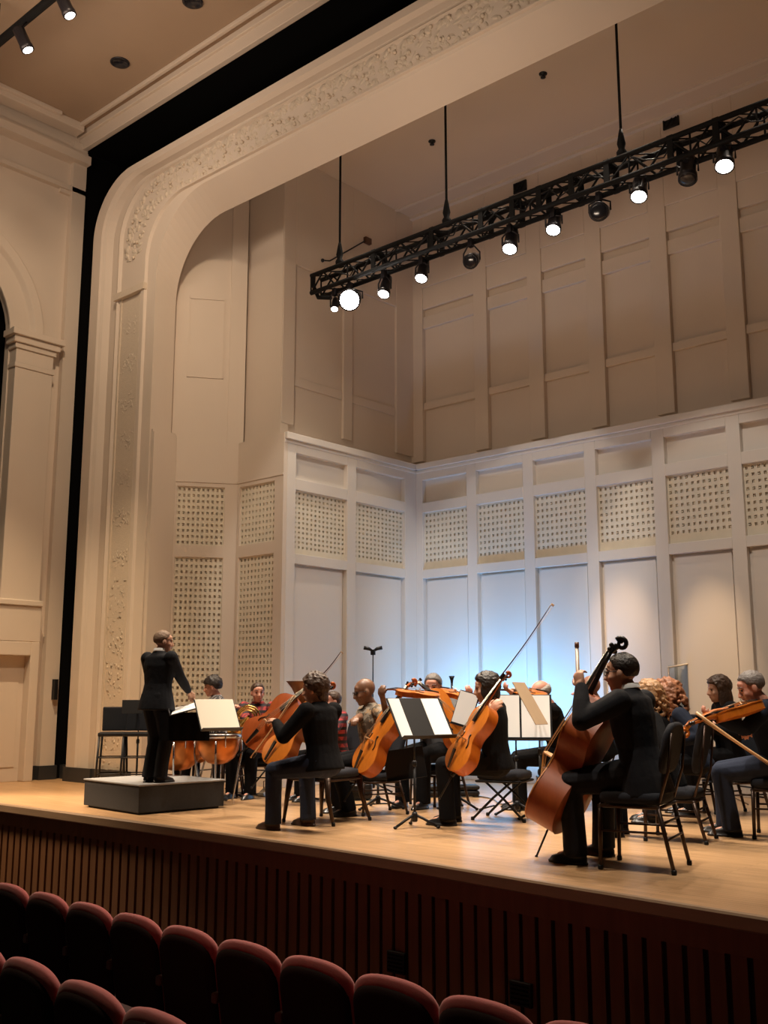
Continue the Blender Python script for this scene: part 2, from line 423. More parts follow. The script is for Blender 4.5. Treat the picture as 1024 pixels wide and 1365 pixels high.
Yb = 12.46; Xd = -10.49
back = Wall((Xd, Yb), (1, 0), (0, -1)); left = Wall((Xd, 9.59), (0, 1), (1, 0))
wB = Wall((-12.05, Ys), (.588, .809), (.809, -.588)); wC = Wall((-11.47, 9.59), (1, 0), (0, -1))
wA = Wall((-12.05, 8.47), (0, 1), (1, 0))
ZC = 4.83
def lower_wall(wl, ulen, bays, name, u_ext0=0.0, u_ext1=0.0):
    """bays: list of (u0,u1) recessed openings; frame members stand proud of the recessed panels."""
    b = MB(); c = MB()
    wl.box(b, -u_ext0, ulen + u_ext1, 0, ZC, -.30, -.09)        # backing plane: the recessed field
    edges = [-u_ext0] + [v for q in bays for v in q] + [ulen + u_ext1]
    for i in range(0, len(edges), 2): wl.box(b, edges[i], edges[i + 1], 0, ZC - .1, -.09, 0)
    for u0, u1 in bays:
        wl.box(b, u0, u1, 3.02, 3.16, -.09, 0)
        wl.box(b, u0, u1, 4.07, 4.23, -.09, 0)
        wl.box(b, u0, u1, 4.60, ZC - .1, -.09, 0)
        wl.box(b, u0, u1, 0, .16, -.09, 0)
        wl.box(b, u0 + .04, u1 - .04, .22, 2.99, -.09, -.055)
    struct(b, name, M['paint_shell'], .006)
    return bays
bays_b = [(1.14 - .87 - .16, 1.0 - .0)]
bays_b = []
u = .12
pil = [1.10 + 1.04 * k for k in range(12)]
e = [.13]
for p_ in pil: e += [p_ - .09, p_ + .09]
e.append(e[-1] + .86)
bays_b = [(e[i], e[i + 1]) for i in range(0, len(e), 2)]
lower_wall(back, bays_b[-1][1] + .1, bays_b, 'wall_back')
bays_d = [(.24, 1.29), (1.48, 2.60)]
lower_wall(left, 2.87, bays_d, 'wall_left_shell', -.074, .2)
for k, (u0, u1) in enumerate(bays_b[:10]): screen(back, u0, u1, 3.16, 4.07, 11, 9, -.055, .06, 'trim_%d' % (10 + k), M['screen'], .1)
for k, (u0, u1) in enumerate(bays_d): screen(left, u0, u1, 3.16, 4.07, 13, 12, -.055, .06, 'trim_%d' % (30 + k), M['screen'], .07)
# cornice around both walls
b = MB()
for wl, u0, u1 in ((back, -.02, bays_b[-1][1] + .1), (left, .012, 2.90)):
    wl.box(b, u0, u1, ZC - .06, ZC + .035, -.45, .055)
    wl.box(b, u0, u1, ZC - .11, ZC - .06, -.3, .014)
struct(b, 'trim_5', M['paint_shell'], .008)
# B and C: side faces with pierced screens, in the warm paint
for wl, n_, nm, su in ((wB, .98, 'wall_side_one', (.10, .78)), (wC, .98, 'wall_side_two', (.05, .80))):
    b = MB()
    wl.box(b, -.0, n_ - (.1 if wl is wC else 0), 0, 4.86, -.3, -.07)
    wl.box(b, -.0, su[0], 0, 4.86, -.07, 0); wl.box(b, su[1], n_, 0, 4.86, -.07, 0)
    for z0, z1 in ((0, .5), (3.16, 3.33), (4.19, 4.86)): wl.box(b, su[0], su[1], z0, z1, -.07, 0)
    wl.box(b, 0, n_, 4.25, 4.28, 0, .012)
    struct(b, nm, M['paint'])
    k = 40 if wl is wB else 44
    screen(wl, su[0], su[1], .5, 3.16, 10, 31, -.03, .05, 'trim_%d' % k, M['screen'])
    screen(wl, su[0], su[1], 3.33, 4.19, 10, 10, -.03, .05, 'trim_%d' % (k + 1), M['screen'])
b = MB(); wA.box(b, -.0, .40, 0, 4.92, -.02, .05); wA.box(b, -.0, .40, 4.92, 4.96, -.02, .02); struct(b, 'wall_side_three', M['paint'])
# upper shell: set back above the ledges
ZT = 9.32
b = MB()
ub = Wall((Xd - .3, Yb + .3), (1, 0), (0, -1)); ul = Wall((Xd - .3, 9.59), (0, 1), (1, 0))
uB = Wall((-12.11, 8.86), (.588, .809), (.809, -.588))
ub.box(b, -.2, 13.5, 4.4, ZT, -.3, -.09)
eu = [.32 - .12]
for p_ in pil: eu += [p_ + .3 - .13, p_ + .3 + .13]
eu.append(eu[-1] + .8); ubays = [(eu[i], eu[i + 1]) for i in range(0, len(eu), 2)]
ed = [-.2] + [v for q in ubays for v in q] + [13.5]
for i in range(0, len(ed), 2): ub.box(b, ed[i], ed[i + 1], 5.0, ZT, -.09, 0)
for i, (u0, u1) in enumerate(ubays):
    ub.box(b, u0, u1, 8.0, ZT, -.09, 0)
    ub.box(b, u0, u1, 5.87, 5.99, -.09, -.030)
    ub.box(b, u0, u1, 7.28, 7.49, -.09, -.030)
    ub.box(b, u0, u1, 7.62, 8.0, -.09, -.02)
struct(b, 'wall_back_upper', M['paint'], .008)
b = MB()
ul.box(b, .21, 3.4, 4.4, ZT, -.3, -.05)
for u0, u1 in ((.21, .46), (1.50, 1.70), (2.75, 3.4)): ul.box(b, u0, u1, 5.1, ZT, -.05, 0)
for u0, u1 in ((.46, 1.50), (1.70, 2.75)):
    ul.box(b, u0, u1, 5.72, 5.86, -.05, -.03); ul.box(b, u0, u1, 7.6, ZT, -.05, 0)
struct(b, 'wall_left_upper', M['paint'], .008)
b = MB()
uB.box(b, -.35, 1.0, 4.5, ZT, -.3, -.1)
uB.box(b, .80, 1.04, 4.86, ZT, -.1, -.02); uB.box(b, -.35, .80, 4.86, 7.32, -.1, -.06)
for z0, z1, u0, u1 in ((5.87, 5.90, .18, .72), (7.1, 7.13, .18, .72), (5.87, 7.13, .18, .20), (5.87, 7.13, .70, .72)): uB.box(b, u0, u1, z0, z1, -.06, -.048)
wC.box(b, -.15, .672, 4.5, ZT, -.35, -.2)
struct(b, 'wall_side_upper', M['paint'])
b = MB(); b.box((-12.2, 8.83, ZT), (3, 13.3, ZT + .1)); struct(b, 'ceiling_stage', M['stage_ceil'])
b = MB(); b.box((-10.8, 12.68, ZT - .05), (3, 12.76, ZT)); b.box((-10.8, 12.30, ZT - .025), (3, 12.36, ZT)); struct(b, 'trim_6', M['paint'])

# ---- auditorium side wall with arch, pilaster and door
XL = -14.2
wl = Wall((XL, 0), (0, 1), (1, 0))
b = MB()
ac, ar, az = 6.07, 1.27, 6.6           # arch centre y, radius, springing
wl.box(b, ac + ar, 8.44, 0, 10.3, -.12, 0)
pts = [(ac + ar * math.cos(a), az + ar * math.sin(a)) for a in [PI * k / 24 for k in range(25)]]
for (y0, z0), (y1, z1) in zip(pts[:-1], pts[1:]):
    b.add([(XL, y0, z0), (XL, y1, z1), (XL, y1, 10.3), (XL, y0, 10.3), (XL - .12, y0, z0), (XL - .12, y1, z1)], [(0, 1, 2, 3), (0, 4, 5, 1)])
wl.box(b, -3, ac - ar, 0, 10.3, -.4, 0); wl.box(b, ac - ar, ac + ar, 0, 2.5, -.4, 0)
wl.box(b, 8.19, 8.43, 0, 10.1, 0, .10)        # pilaster strip beside the black reveal
wl.box(b, 8.0, 8.44, 9.16, 9.24, 0, .06)
wl.box(b, -3, 8.43, 9.22, 9.30, 0, .10); wl.box(b, -3, 8.43, 9.72, 9.86, 0, .22); wl.box(b, -3, 8.43, 9.86, 9.95, 0, .12)
struct(b, 'wall_left', M['paint'])
b = MB()     # archivolt, capital, shaft and pedestal
prev = None
for k in range(25):
    a = PI * k / 24
    ring = []
    for rr, tt in ((ar - .02, 0), (ar - .02, .05), (ar + .30, .05), (ar + .36, .12), (ar + .50, .12), (ar + .55, 0)):
        ring.append(V((XL + tt, ac + rr * math.cos(a), az + rr * math.sin(a))))
    if prev: b.rings([prev, ring], True, False, False)
    prev = ring
wl.box(b, 7.36, 7.98, 2.55, 6.05, 0, .20)
for z0, z1, ex in ((6.05, 6.12, .02), (6.12, 6.34, 0), (6.34, 6.42, .03), (6.42, 6.52, .07), (6.52, 6.62, .12)): wl.box(b, 7.36 - ex, 7.98 + ex, z0, z1, 0, .20 + ex)
wl.box(b, 7.22, 8.02, 2.5, 2.58, 0, .25)
wl.box(b, 7.22, 8.02, 1.98, 2.5, 0, .22)
struct(b, 'trim_7', M['paint'], .01)
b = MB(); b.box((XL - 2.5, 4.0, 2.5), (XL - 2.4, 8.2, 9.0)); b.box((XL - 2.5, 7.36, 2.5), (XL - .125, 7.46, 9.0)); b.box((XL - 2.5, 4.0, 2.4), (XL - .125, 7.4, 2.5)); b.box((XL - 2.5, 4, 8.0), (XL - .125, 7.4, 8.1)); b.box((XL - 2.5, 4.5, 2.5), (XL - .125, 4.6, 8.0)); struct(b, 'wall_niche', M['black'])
b = MB(); wl.box(b, 6.9, 7.88, .0, 1.78, .02, .06)
for u0, u1, z0, z1 in ((7.0, 7.38, .2, 1.6), (7.45, 7.8, .2, 1.6)): wl.box(b, u0, u1, z0, z1, .06, .07)
struct(b, 'door_1', M['paint'], .005)
b = MB(); wl.box(b, 7.88, 8.02, 0, 1.98, 0, .22); wl.box(b, 6.7, 7.88, 1.78, 1.98, 0, .22); struct(b, 'trim_8', M['paint'], .01)
b = MB(); wl.box(b, 8.02, 8.20, 0, .2, 0, .03); wl.box(b, 8.17, 8.46, 0, .2, .0, .125); struct(b, 'baseboard_left', M['base'])
# auditorium ceiling with border moulding, and the strip of front wall over the black reveal
b = MB(); b.box((-15.5, -3, 10.3), (6, 8.5, 10.4)); struct(b, 'ceiling', M['ceil_brown'])
b = MB()
b.box((-14.2, 8.33, 10.0), (6, 8.42, 10.3)); b.box((-14.2, 8.12, 10.24), (6, 8.18, 10.3)); b.box((-14.2, 8.28, 10.2), (6, 8.34, 10.3))
b.box((-14.1, -3, 10.16), (-13.85, 8.2, 10.3)); b.box((-13.85, -3, 10.24), (-13.78, 7.76, 10.3))
b.box((-14.2, 5.58, 10.22), (6, 5.72, 10.3)); b.box((-14.2, 4.9, 10.1), (6, 5.3, 10.3))
struct(b, 'trim_9', M['paint'], .01)
# ================================================================== LIGHT FIXTURES
def lookm(o, d, up=V((0, 0, 1))):
    """matrix whose -Z axis points along d"""
    d = V(d).normalized(); z = -d; x = up.cross(z)
    x = x.normalized() if x.length > 1e-5 else V((1, 0, 0))
    return frame(o, x, z.cross(x), z)
def spot(name, o, target, power, size=60, blend=.6, col=(1, .86, .68), radius=.08):
    l = bpy.data.lights.new(name, 'SPOT'); l.energy = power; l.color = col; l.spot_size = R(size); l.spot_blend = blend; l.shadow_soft_size = radius
    ob = bpy.data.objects.new(name, l); COL.objects.link(ob); ob.matrix_world = lookm(o, V(target) - V(o)); return ob
def area(name, o, target, power, sx, sy, col):
    l = bpy.data.lights.new(name, 'AREA'); l.energy = power; l.color = col; l.shape = 'RECTANGLE'; l.size = sx; l.size_y = sy; l.spread = R(110)
    ob = bpy.data.objects.new(name, l); COL.objects.link(ob); ob.matrix_world = lookm(o, V(target) - V(o)); return ob
# truss
TY, TZ = 9.8, 6.85
TX0, TX1 = -10.1, 1.5
tr = thing('lighting_truss', 'long black lattice lighting truss hung below the stage ceiling', 'truss', (TX0, TY, TZ))
def tl(x, y, z): return (x - TX0, y - TY, z - TZ)
hh = .26; hw = .10
for y in (-hw, hw):
    for z in (0, hh):
        b = MB(); b.tube([tl(TX0, TY + y, TZ + z), tl(TX1, TY + y, TZ + z)], .032, 8); b.build('chord', M['truss'], tr)
b = MB(); k = 0; x = TX0
while x < TX1 - .2:
    for y in (-hw, hw):
        a, c = (0, hh) if k % 2 == 0 else (hh, 0)
        b.tube([tl(x, TY + y, TZ + a), tl(x + .24, TY + y, TZ + c)], .014, 5)
        if k % 3 == 0: b.tube([tl(x, TY + y, TZ), tl(x, TY + y, TZ + hh)], .012, 5)
    for z in (0, hh): b.tube([tl(x, TY - hw, TZ + z), tl(x + .24, TY + hw, TZ + z)], .009, 5)
    x += .24; k += 1
b.build('lattice', M['truss'], tr)
for px in (505, 582, 648, 690, 726, 770, 818, 905, 968):
    xx = aty(px, 300, TY).x
    b = MB(); b.box(tl(xx - .035, TY - hw - .02, TZ - .03), tl(xx + .035, TY - hw + .0, TZ + hh + .03)); b.box(tl(xx - .035, TY + hw, TZ - .03), tl(xx + .035, TY + hw + .02, TZ + hh + .03)); b.box(tl(xx - .035, TY - hw, TZ + hh + .0), tl(xx + .035, TY + hw, TZ + hh + .03)); b.build('joint_plate', M['truss'], tr)
b = MB(); b.tube([tl(TX0 - .03, TY - .02, TZ + .3), tl(TX0 - .06, TY, TZ + .16), tl(TX0 + .05, TY, TZ - .05), tl(TX0 + .3, TY, TZ - .12)], .03, 6); b.build('end_bracket', M['truss'], tr)
b = MB(); pts = []
for k in range(60):
    pts.append(tl(TX0 + .3 + k * .12, TY - hw - .01, TZ + hh * .5 + .07 * math.sin(k * 1.3) + .03 * math.sin(k * 2.9)))
b.tube(pts, .009, 5); b.build('cable', M['blackmetal'], tr)
for px, lb in ((453, 'thin black steel hanger at the far left end of the lighting truss'), (595, 'black steel hanger rising from the middle of the lighting truss'), (831, 'black steel hanger with heavy clamp nearest the right side of the lighting truss')):
    xx = aty(px, 330 if px < 500 else 250, TY).x
    h = thing('truss_hanger', lb, 'hanger', (xx, TY, TZ + hh + .04), group='steel hangers of the lighting truss')
    b = MB(); b.tube([(0, 0, .05), (0, 0, ZT - TZ - hh - .045)], .016, 8); b.build('rod', M['truss'], h)
    b = MB(); b.lathe([(.055, 0), (.06, .08), (.035, .12), (.05, .18), (.03, .3), (.018, .36)], (0, 0, -.002), 10); b.build('clamp', M['truss'], h)
# stage lanterns
def lantern(px, py, lit, lb, aim, big=False, scale=1.0):
    p = aty(px, py, TY)
    top = V((p.x, TY, TZ - .035))
    d = V(aim).normalized()
    t = thing('stage_light', lb, 'stage light', tuple(top), 0, 'stage lights under the truss')
    c = V((0, 0, p.z - top.z)) - d * .05     # body centre, lens near p
    c = c * 1.0
    T = lookm((0, 0, 0), d); Rm = T.to_3x3()
    s = scale
    b = MB(); b.lathe([(.03 * s, .30 * s), (.065 * s, .285 * s), (.085 * s, .16 * s), (.085 * s, -.02 * s), (.10 * s, -.03 * s), (.102 * s, -.10 * s), (.088 * s, -.10 * s)], tuple(c), 20, Rm, False)
    b.build('housing', M['lampbody'], t)
    b = MB(); b.ell(c + Rm @ V((0, 0, -.095 * s)), (.088 * s, .088 * s, .02 * s), Rm, 20, 8)
    o = b.build('lens', (M['lensbig'] if big else M['lens']) if lit else M['lensoff'], t)
    b = MB(); X = Rm @ V((1, 0, 0))
    b.tube([c + X * .11 * s, c + X * .11 * s + V((0, 0, .10)), V((0, 0, -.06)) + X * .04, V((0, 0, -.06)) - X * .04, c - X * .11 * s + V((0, 0, .10)), c - X * .11 * s], .011, 6); b.build('yoke', M['lampbody'], t)
    b = MB(); b.box((-.03, -.03, -.075), (.03, .03, .035)); b.build('mount_clamp', M['lampbody'], t, .005)
    return V(top) + c + d * .12 * 1.0, d
LIT = []
for px, py, lit, lb, aim, big, sc in (
    (446, 412, 1, 'small lit stage light at the very left end of the truss', (.25, -.35, -.9), 0, .55),
    (467, 399, 1, 'brightest glaring stage light near the left end of the truss', (.55, -.75, -.5), 1, 1.5),
    (512, 390, 1, 'lit stage light just right of the glaring one', (.12, -.42, -.9), 0, .85),
    (562, 369, 1, 'lit stage light between the glaring one and the unlit lamp below the middle hanger', (.12, -.42, -.9), 0, .85),
    (628, 348, 0, 'unlit round black stage light beside the middle hanger', (.3, -.7, -.45), 0, .95),
    (680, 329, 1, 'lit stage light left of the middle of the truss with loose cable beside it', (.12, -.42, -.9), 0, .95),
    (738, 304, 1, 'lit stage light below the dark joint at the middle of the truss', (.12, -.42, -.9), 0, .9),
    (799, 282, 0, 'unlit round black stage light left of the hanger with heavy clamp', (.3, -.8, -.4), 0, 1.1),
    (852, 259, 1, 'lit reddish stage light just right of the hanger with heavy clamp', (.12, -.42, -.9), 0, .95),
    (917, 235, 0, 'unlit black stage light between the two lit lamps at the right', (.1, -.35, -.9), 0, 1.0),
    (966, 218, 1, 'lit stage light farthest right along the truss', (.12, -.42, -.9), 0, 1.0)):
    r_ = lantern(px, py, lit, lb, aim, big, sc)
    if lit: LIT.append((r_[0], r_[1], big, sc))
# auditorium ceiling track with two lamps
tk = thing('track_rail', 'black lighting track running along the auditorium ceiling', 'lighting track', (0, 0, 0))
a0 = aty(0, 52, 5.6); a1 = aty(62, -8, 5.6); dz = 9.35
pA = V((-10.95, 5.75, dz)); pB = V((-4, 5.75, dz))
b = MB(); b.tube([pA + V((-2.2, 0, .27)), pB + V((0, 0, .27))], .055, 8); b.build('pipe', M['truss'], tk)
for xx in (-12, -9.5, -7, -4.5):
    b = MB(); b.tube([(xx, 5.75, dz + .32), (xx, 5.75, 10.22)], .02, 6); b.build('bracket', M['truss'], tk)
for px, py, lb in ((36, 64, 'lit black track lamp, lower of the two in the ceiling corner'), (92, 18, 'lit black track lamp, upper one cut by the picture top')):
    p = aty(px, py, 5.75)
    t = thing('track_lamp', lb, 'spotlight', (p.x - .05, 5.75, dz - .05), 0, 'track lamps on the auditorium ceiling')
    d = V((.25, .35, -.9)).normalized(); Rm = lookm((0, 0, 0), d).to_3x3()
    c = p - V((p.x - .05, 5.75, dz - .05)) - d * .02
    b = MB(); b.lathe([(.06, .26), (.075, .25), (.075, .03), (.082, .0), (.082, -.05), (.06, -.05)], tuple(c), 20, Rm, False); b.build('housing', M['lampbody'], t)
    b = MB(); b.ell(c + Rm @ V((0, 0, -.05)), (.062, .062, .02), Rm, 16, 8); b.build('lens', M['lens'], t)
    b = MB(); b.tube([V((0, 0, .27)), c + Rm @ V((0, 0, .25))], .014, 6); b.build('mount_stem', M['lampbody'], t)
    LIT.append((V(t.location) + c + d * .1, d, 0, 1))
# small ceiling fittings
for px, py, lb in ((576, 188, 'tiny dark sprinkler on the stage ceiling near the middle hanger'), (724, 98, 'tiny dark sprinkler on the stage ceiling near the right hanger')):
    p = fl(px, py, ZT)
    t = thing('sprinkler', lb, 'sprinkler', (p.x, p.y, ZT), 0, 'sprinklers in the stage ceiling')
    b = MB(); b.lathe([(.055, -.001), (.055, -.012), (.02, -.018), (.018, -.05), (.035, -.055), (.035, -.062), (.001, -.065)], (0, 0, 0), 14); b.build('ceiling_head', M['blackmetal'], t)
for px, py, lb in ((160, 83, 'round dark recessed fitting in the brown auditorium ceiling'), (257, 2, 'round dark recessed fitting at the top edge of the auditorium ceiling')):
    p = fl(px, py, 10.3)
    t = thing('ceiling_fitting', lb, 'ceiling fitting', (p.x, p.y, 10.3), 0, 'round fittings in the auditorium ceiling')
    b = MB(); b.lathe([(.14, -.001), (.14, -.015), (.11, -.02), (.10, -.008), (.001, -.006)], (0, 0, 0), 24); b.build('rim', M['lensoff'], t)
for px, py, lb in ((694, 245, 'small black square vent high on the back wall above the truss middle'), (895, 158, 'small black square vent high on the back wall above the truss right end')):
    p = aty(px, py, Yb + .3)
    t = thing('wall_vent', lb, 'vent', (p.x, p.y, p.z - .06), 0, 'vents high on the back wall')
    b = MB()
    for a_, c_ in (((-.12, -.03, -.085), (.12, -.002, -.065)), ((-.12, -.03, .065), (.12, -.002, .085)), ((-.12, -.03, -.085), (-.1, -.002, .085)), ((.1, -.03, -.085), (.12, -.002, .085))): b.box(a_, c_)
    b.build('frame', M['blackmetal'], t)
    b = MB(); b.box((-.1, -.006, -.065), (.1, -.002, .065)); b.tube([(-.1, -.02, -.05), (.02, -.02, .06)], .008, 5); b.tube([(-.02, -.02, -.06), (.08, -.02, .06)], .008, 5); b.build('grille', M['plastic'], t)
# wire with junction box on the left upper wall
t = thing('junction_box', 'small brown junction box with thin wire on the wall above the truss end', 'junction box', (Xd - .298, 11.59, 8.5))
b = MB(); b.box((0, -.07, -.05), (.06, .07, .05)); b.build('wall_mount_box', M['wooddark'], t, .005)
b = MB(); b.tube([(.03, -.06, -.02), (.03, -.4, -.28), (.02, -.85, -.62), (.02, -.99, -.66)], .012, 5); b.ell((.01, -1.0, -.66), .03, n=8, m=6); b.build('wire', M['blackmetal'], t)
t = tag(MB().box((-.05, -.03, -.15), (.05, .03, .15)).build('wall_panel_box', M['plastic'], None, .006), 'small black box fixed on the pilaster edge beside the dark reveal', 'box')
p = aty(69, 919, 8.30); t.location = (XL + .13, 8.35, p.z)
# vents in the slatted stage front
for px, py, lb in ((525, 1284, 'black square vent in the slatted stage front, smaller and left'), (703, 1322, 'black square vent in the slatted stage front, larger and right')):
    p = aty(px, py, 6.05); y = edge_y(p.x) + .0
    t = thing('floor_vent', lb, 'vent', (p.x, y, p.z), 0, 'vents in the stage front')
    b = MB(); b.box((-.085, -.012, -.075), (.085, .018, .075)); b.build('frame', M['plastic'], t, .004)
    b = MB()
    for k in range(5): b.box((-.07, -.018, -.06 + k * .027), (.07, -.012, -.05 + k * .027))
    b.build('grille', M['black'], t)

# ================================================================== LAMPS AND ADDED FILL THAT LIGHT THE ROOM
WARM = (1, .80, .60)
K = 1.65
for i, (p, d, big, sc) in enumerate(LIT[:-2]):
    spot('truss_lamp', p, p + d * 3, (260 if not big else 160) * K, 75, .7, WARM, .07)
for (p, d, big, sc), tx, pw in zip(LIT[-2:], (-13.2, -11.2), (1500, 900)):
    spot('front_spot', p, (tx, 7.6, 0), pw * K, 34, .9, (1, .74, .46), .06)
for x, tx in ((-8.5, -9.2), (-7.5, -7), (-5.5, -5.5), (-3.5, -4)):
    spot('front_spot', (x, 5.75, 9.2), (tx, 8.2, .6), 950 * K, 36, .8, (1, .88, .74), .06)  # added spots out of view, brightening players and pages from the front
for x in (-9.2, -7.2, -5.2, -3.2):
    for y in (9.0, 10.3):
        spot('overhead_fill', (x, y, 8.9), (x, y - .1, 0), 200 * K, 50, .5, (1, .86, .70), .1)  # added overhead spots without fixtures, lighting the stage floor
for x in (-9.6, -8.7, -7.9):
    area('blue_uplight', (x, 11.3, .3), (x - .05, 12.46, 1.3), 12.5 * K, .9, .3, (.16, .50, 1))
spot('warm_wall_spot', (-6.9, 9.6, 6.6), (-6.92, 12.4, 2.0), 600 * K, 14, .9, (1, .66, .38), .03)
spot('warm_wall_spot', (-5.6, 9.6, 6.6), (-5.66, 12.4, 1.8), 620 * K, 14, .9, (1, .68, .4), .03)
spot('house_fill', (-7, 4.2, 9.9), (-14, 7.9, 4.2), 720 * K, 68, .9, (1, .77, .54), .3)  # added unseen spot, brightens the left auditorium wall
spot('house_fill', (-8.5, 5.3, 9.9), (-6.0, 3.4, -.4), 800 * K, 70, .9, (1, .74, .5), .3)  # added unseen spot, set so that only the seat tops catch it
spot('house_fill', (-13.2, 5.0, 4.5), (-10.8, 6.1, -.6), 1500 * K, 46, .9, (1, .74, .5), .3)  # added low spot without a fixture, brightens the slatted stage front
area('soft_fill', (-6.5, 5.9, 8.0), (-8.5, 12.4, 7.0), 7 * K, 3, .8, (1, .78, .60))  # added soft fill, no real source, lifts the upper shell walls
for tx, ty in ((-10.4, 10.9), (-8.6, 12.4), (-5.6, 12.4)):
    spot('shell_fill', (-3.5, 5.75, 9.2), (tx, ty, 2.6), 560 * K, 24, .35, (1, .90, .80), .06)  # added unseen spots, lift the lower shell walls below the cornice
area('arch_fill', (-5.5, 3.6, 3.2), (-8.0, 9.3, 8.6), 34 * K, 2.5, .4, (1, .78, .60))  # added area fill from the house, lifts arch soffit and stage ceiling
area('soft_fill', (-10.5, 4.5, 8.2), (-11.5, 8.5, 9.8), 22 * K, 3, .8, (1, .78, .60))  # added soft fill for the auditorium ceiling and arch face
# ================================================================== FURNITURE
def rotz(a): return Matrix.Rotation(a, 4, 'Z')
def face(dx, dy): return math.atan2(-dx, dy)
# podium
t = thing('podium', 'low grey carpeted box podium the conductor stands on', 'podium', (-9.16, 6.46, 0), R(-4.5))
b = MB(); b.box((-1.16, 0, .02), (0, 1.05, .285)); b.build('podium_side', M['podium'], t, .006)
b = MB(); b.box((-1.17, -.01, .285), (.01, 1.06, .302)); b.build('podium_top', M['podtop'], t, .004)
b = MB(); b.box((-1.12, .04, 0), (-.04, 1.01, .03)); b.build('podium_base', M['plastic'], t)

# auditorium seats
def seat_proto():
    t = thing('auditorium_seat', 'burgundy velvet auditorium seat', 'seat')
    W = .272
    def outline(w, h, z0, n=20):
        p = [(-w, z0), (w, z0), (w, h - .135)]
        for k in range(1, n):
            a = PI * k / n; p.append((w * math.copysign(abs(math.cos(a)) ** .8, math.cos(a)), h - .135 + .135 * (math.sin(a) ** .75)))
        p.append((-w, h - .135)); return p
    def pad(w, h, z0, y0, y1, nm, m, tilt=.16):
        o = outline(w, h, z0); b = MB(); rings = []
        for q, y in ((.045, y0), (.02, y0 + .006), (.006, y0 + .018), (0, y0 + .034), (.006, y1 - .018), (.02, y1 - .006), (.045, y1)):
            rings.append([V((x * (1 - q / w), y - (z - .45) * tilt, z - (q if z > z0 + .01 else 0))) for x, z in o])
        b.rings(rings, True, True, True); return b.build(nm, m, t)
    pad(W * 1.035, .90, .36, -.075, .0, 'backrest', M['velvet'])
    pad(W * .99, .86, .33, -.098, -.06, 'back_shell', M['rear_shade'])
    b = MB(); b.box((-W + .01, .0, .36), (W - .01, .16, .64), Matrix.Translation((0, .02, -.02))); s_ = b.build('seat_cushion', M['velvet'], t, .035, seg=3)
    for sx in (-1, 1):
        b = MB(); b.box((sx * .278 - .022, -.12, .52), (sx * .278 + .022, .26, .58)); b.build('armrest', M['wooddark'], t, .012)
    b = MB(); b.box((-.03, -.06, 0), (.03, .1, .42)); b.box((-.12, -.1, 0), (.12, .16, .02)); b.box((-.25, -.03, .38), (.25, .05, .42)); b.build('pedestal', M['iron'], t)
    return t
sp = seat_proto(); first = True
g0, g1 = V((-7.24, 4.225)), V((-2.70, 4.045)); st = (g1 - g0) / 8
rows = []
for k in range(-2, 9):
    c = g0 + st * (k + .5); rows.append((c.x, c.y + .06, -1.09 + .005 * k, st))
h0, h1 = V((-5.26, 2.97)), V((-3.46, 2.84)); st2 = (h1 - h0) / 3
for k in range(-1, 3):
    c = h0 + st2 * (k + .5); rows.append((c.x, c.y + .06, -1.005, st2))
for i, (x, y, z, s_) in enumerate(rows):
    o = sp if first else copy_tree(sp); first = False
    o.location = (x, y, z); o.rotation_euler = (0, 0, math.atan2(s_.y, s_.x)); o.scale = (s_.length / .57,) * 2 + (1,)
    if i < 11:
        lb = ['front-row burgundy seat cut by the left picture edge, first of its row', 'front-row burgundy seat, second from the left end of that row', 'front-row burgundy seat, third from the left end of that row', 'front-row burgundy seat, fourth from the left, below the podium left edge', 'front-row burgundy seat, fifth from the left, below the podium front corner', 'front-row burgundy seat, sixth from the left, below the right side of the podium', 'front-row burgundy seat, seventh from the left, below the feet of the cellist in jeans', 'front-row burgundy seat, eighth from the left, just before the smaller stage-front vent', 'front-row burgundy seat, ninth from the left, its top below the smaller stage-front vent', 'front-row burgundy seat, tenth from the left, its top below the larger stage-front vent', 'front-row burgundy seat at the picture bottom, only a sliver of its top showing'][i]
    else:
        lb = ['second-row burgundy seat cut by the left picture edge', 'second-row burgundy seat, second from the left end of that row', 'second-row burgundy seat, third from the left end of that row', 'second-row burgundy seat, fourth from the left, its rim meeting the picture bottom'][i - 11]
    tag(o, lb, 'seat', 'burgundy seats of the front row' if i < 11 else 'burgundy seats of the second row')
mb = MB(); mb.box((-16, -3, -1.12), (6, 3.45, -1.005)); struct(mb, 'floor_riser', M['carpet'])

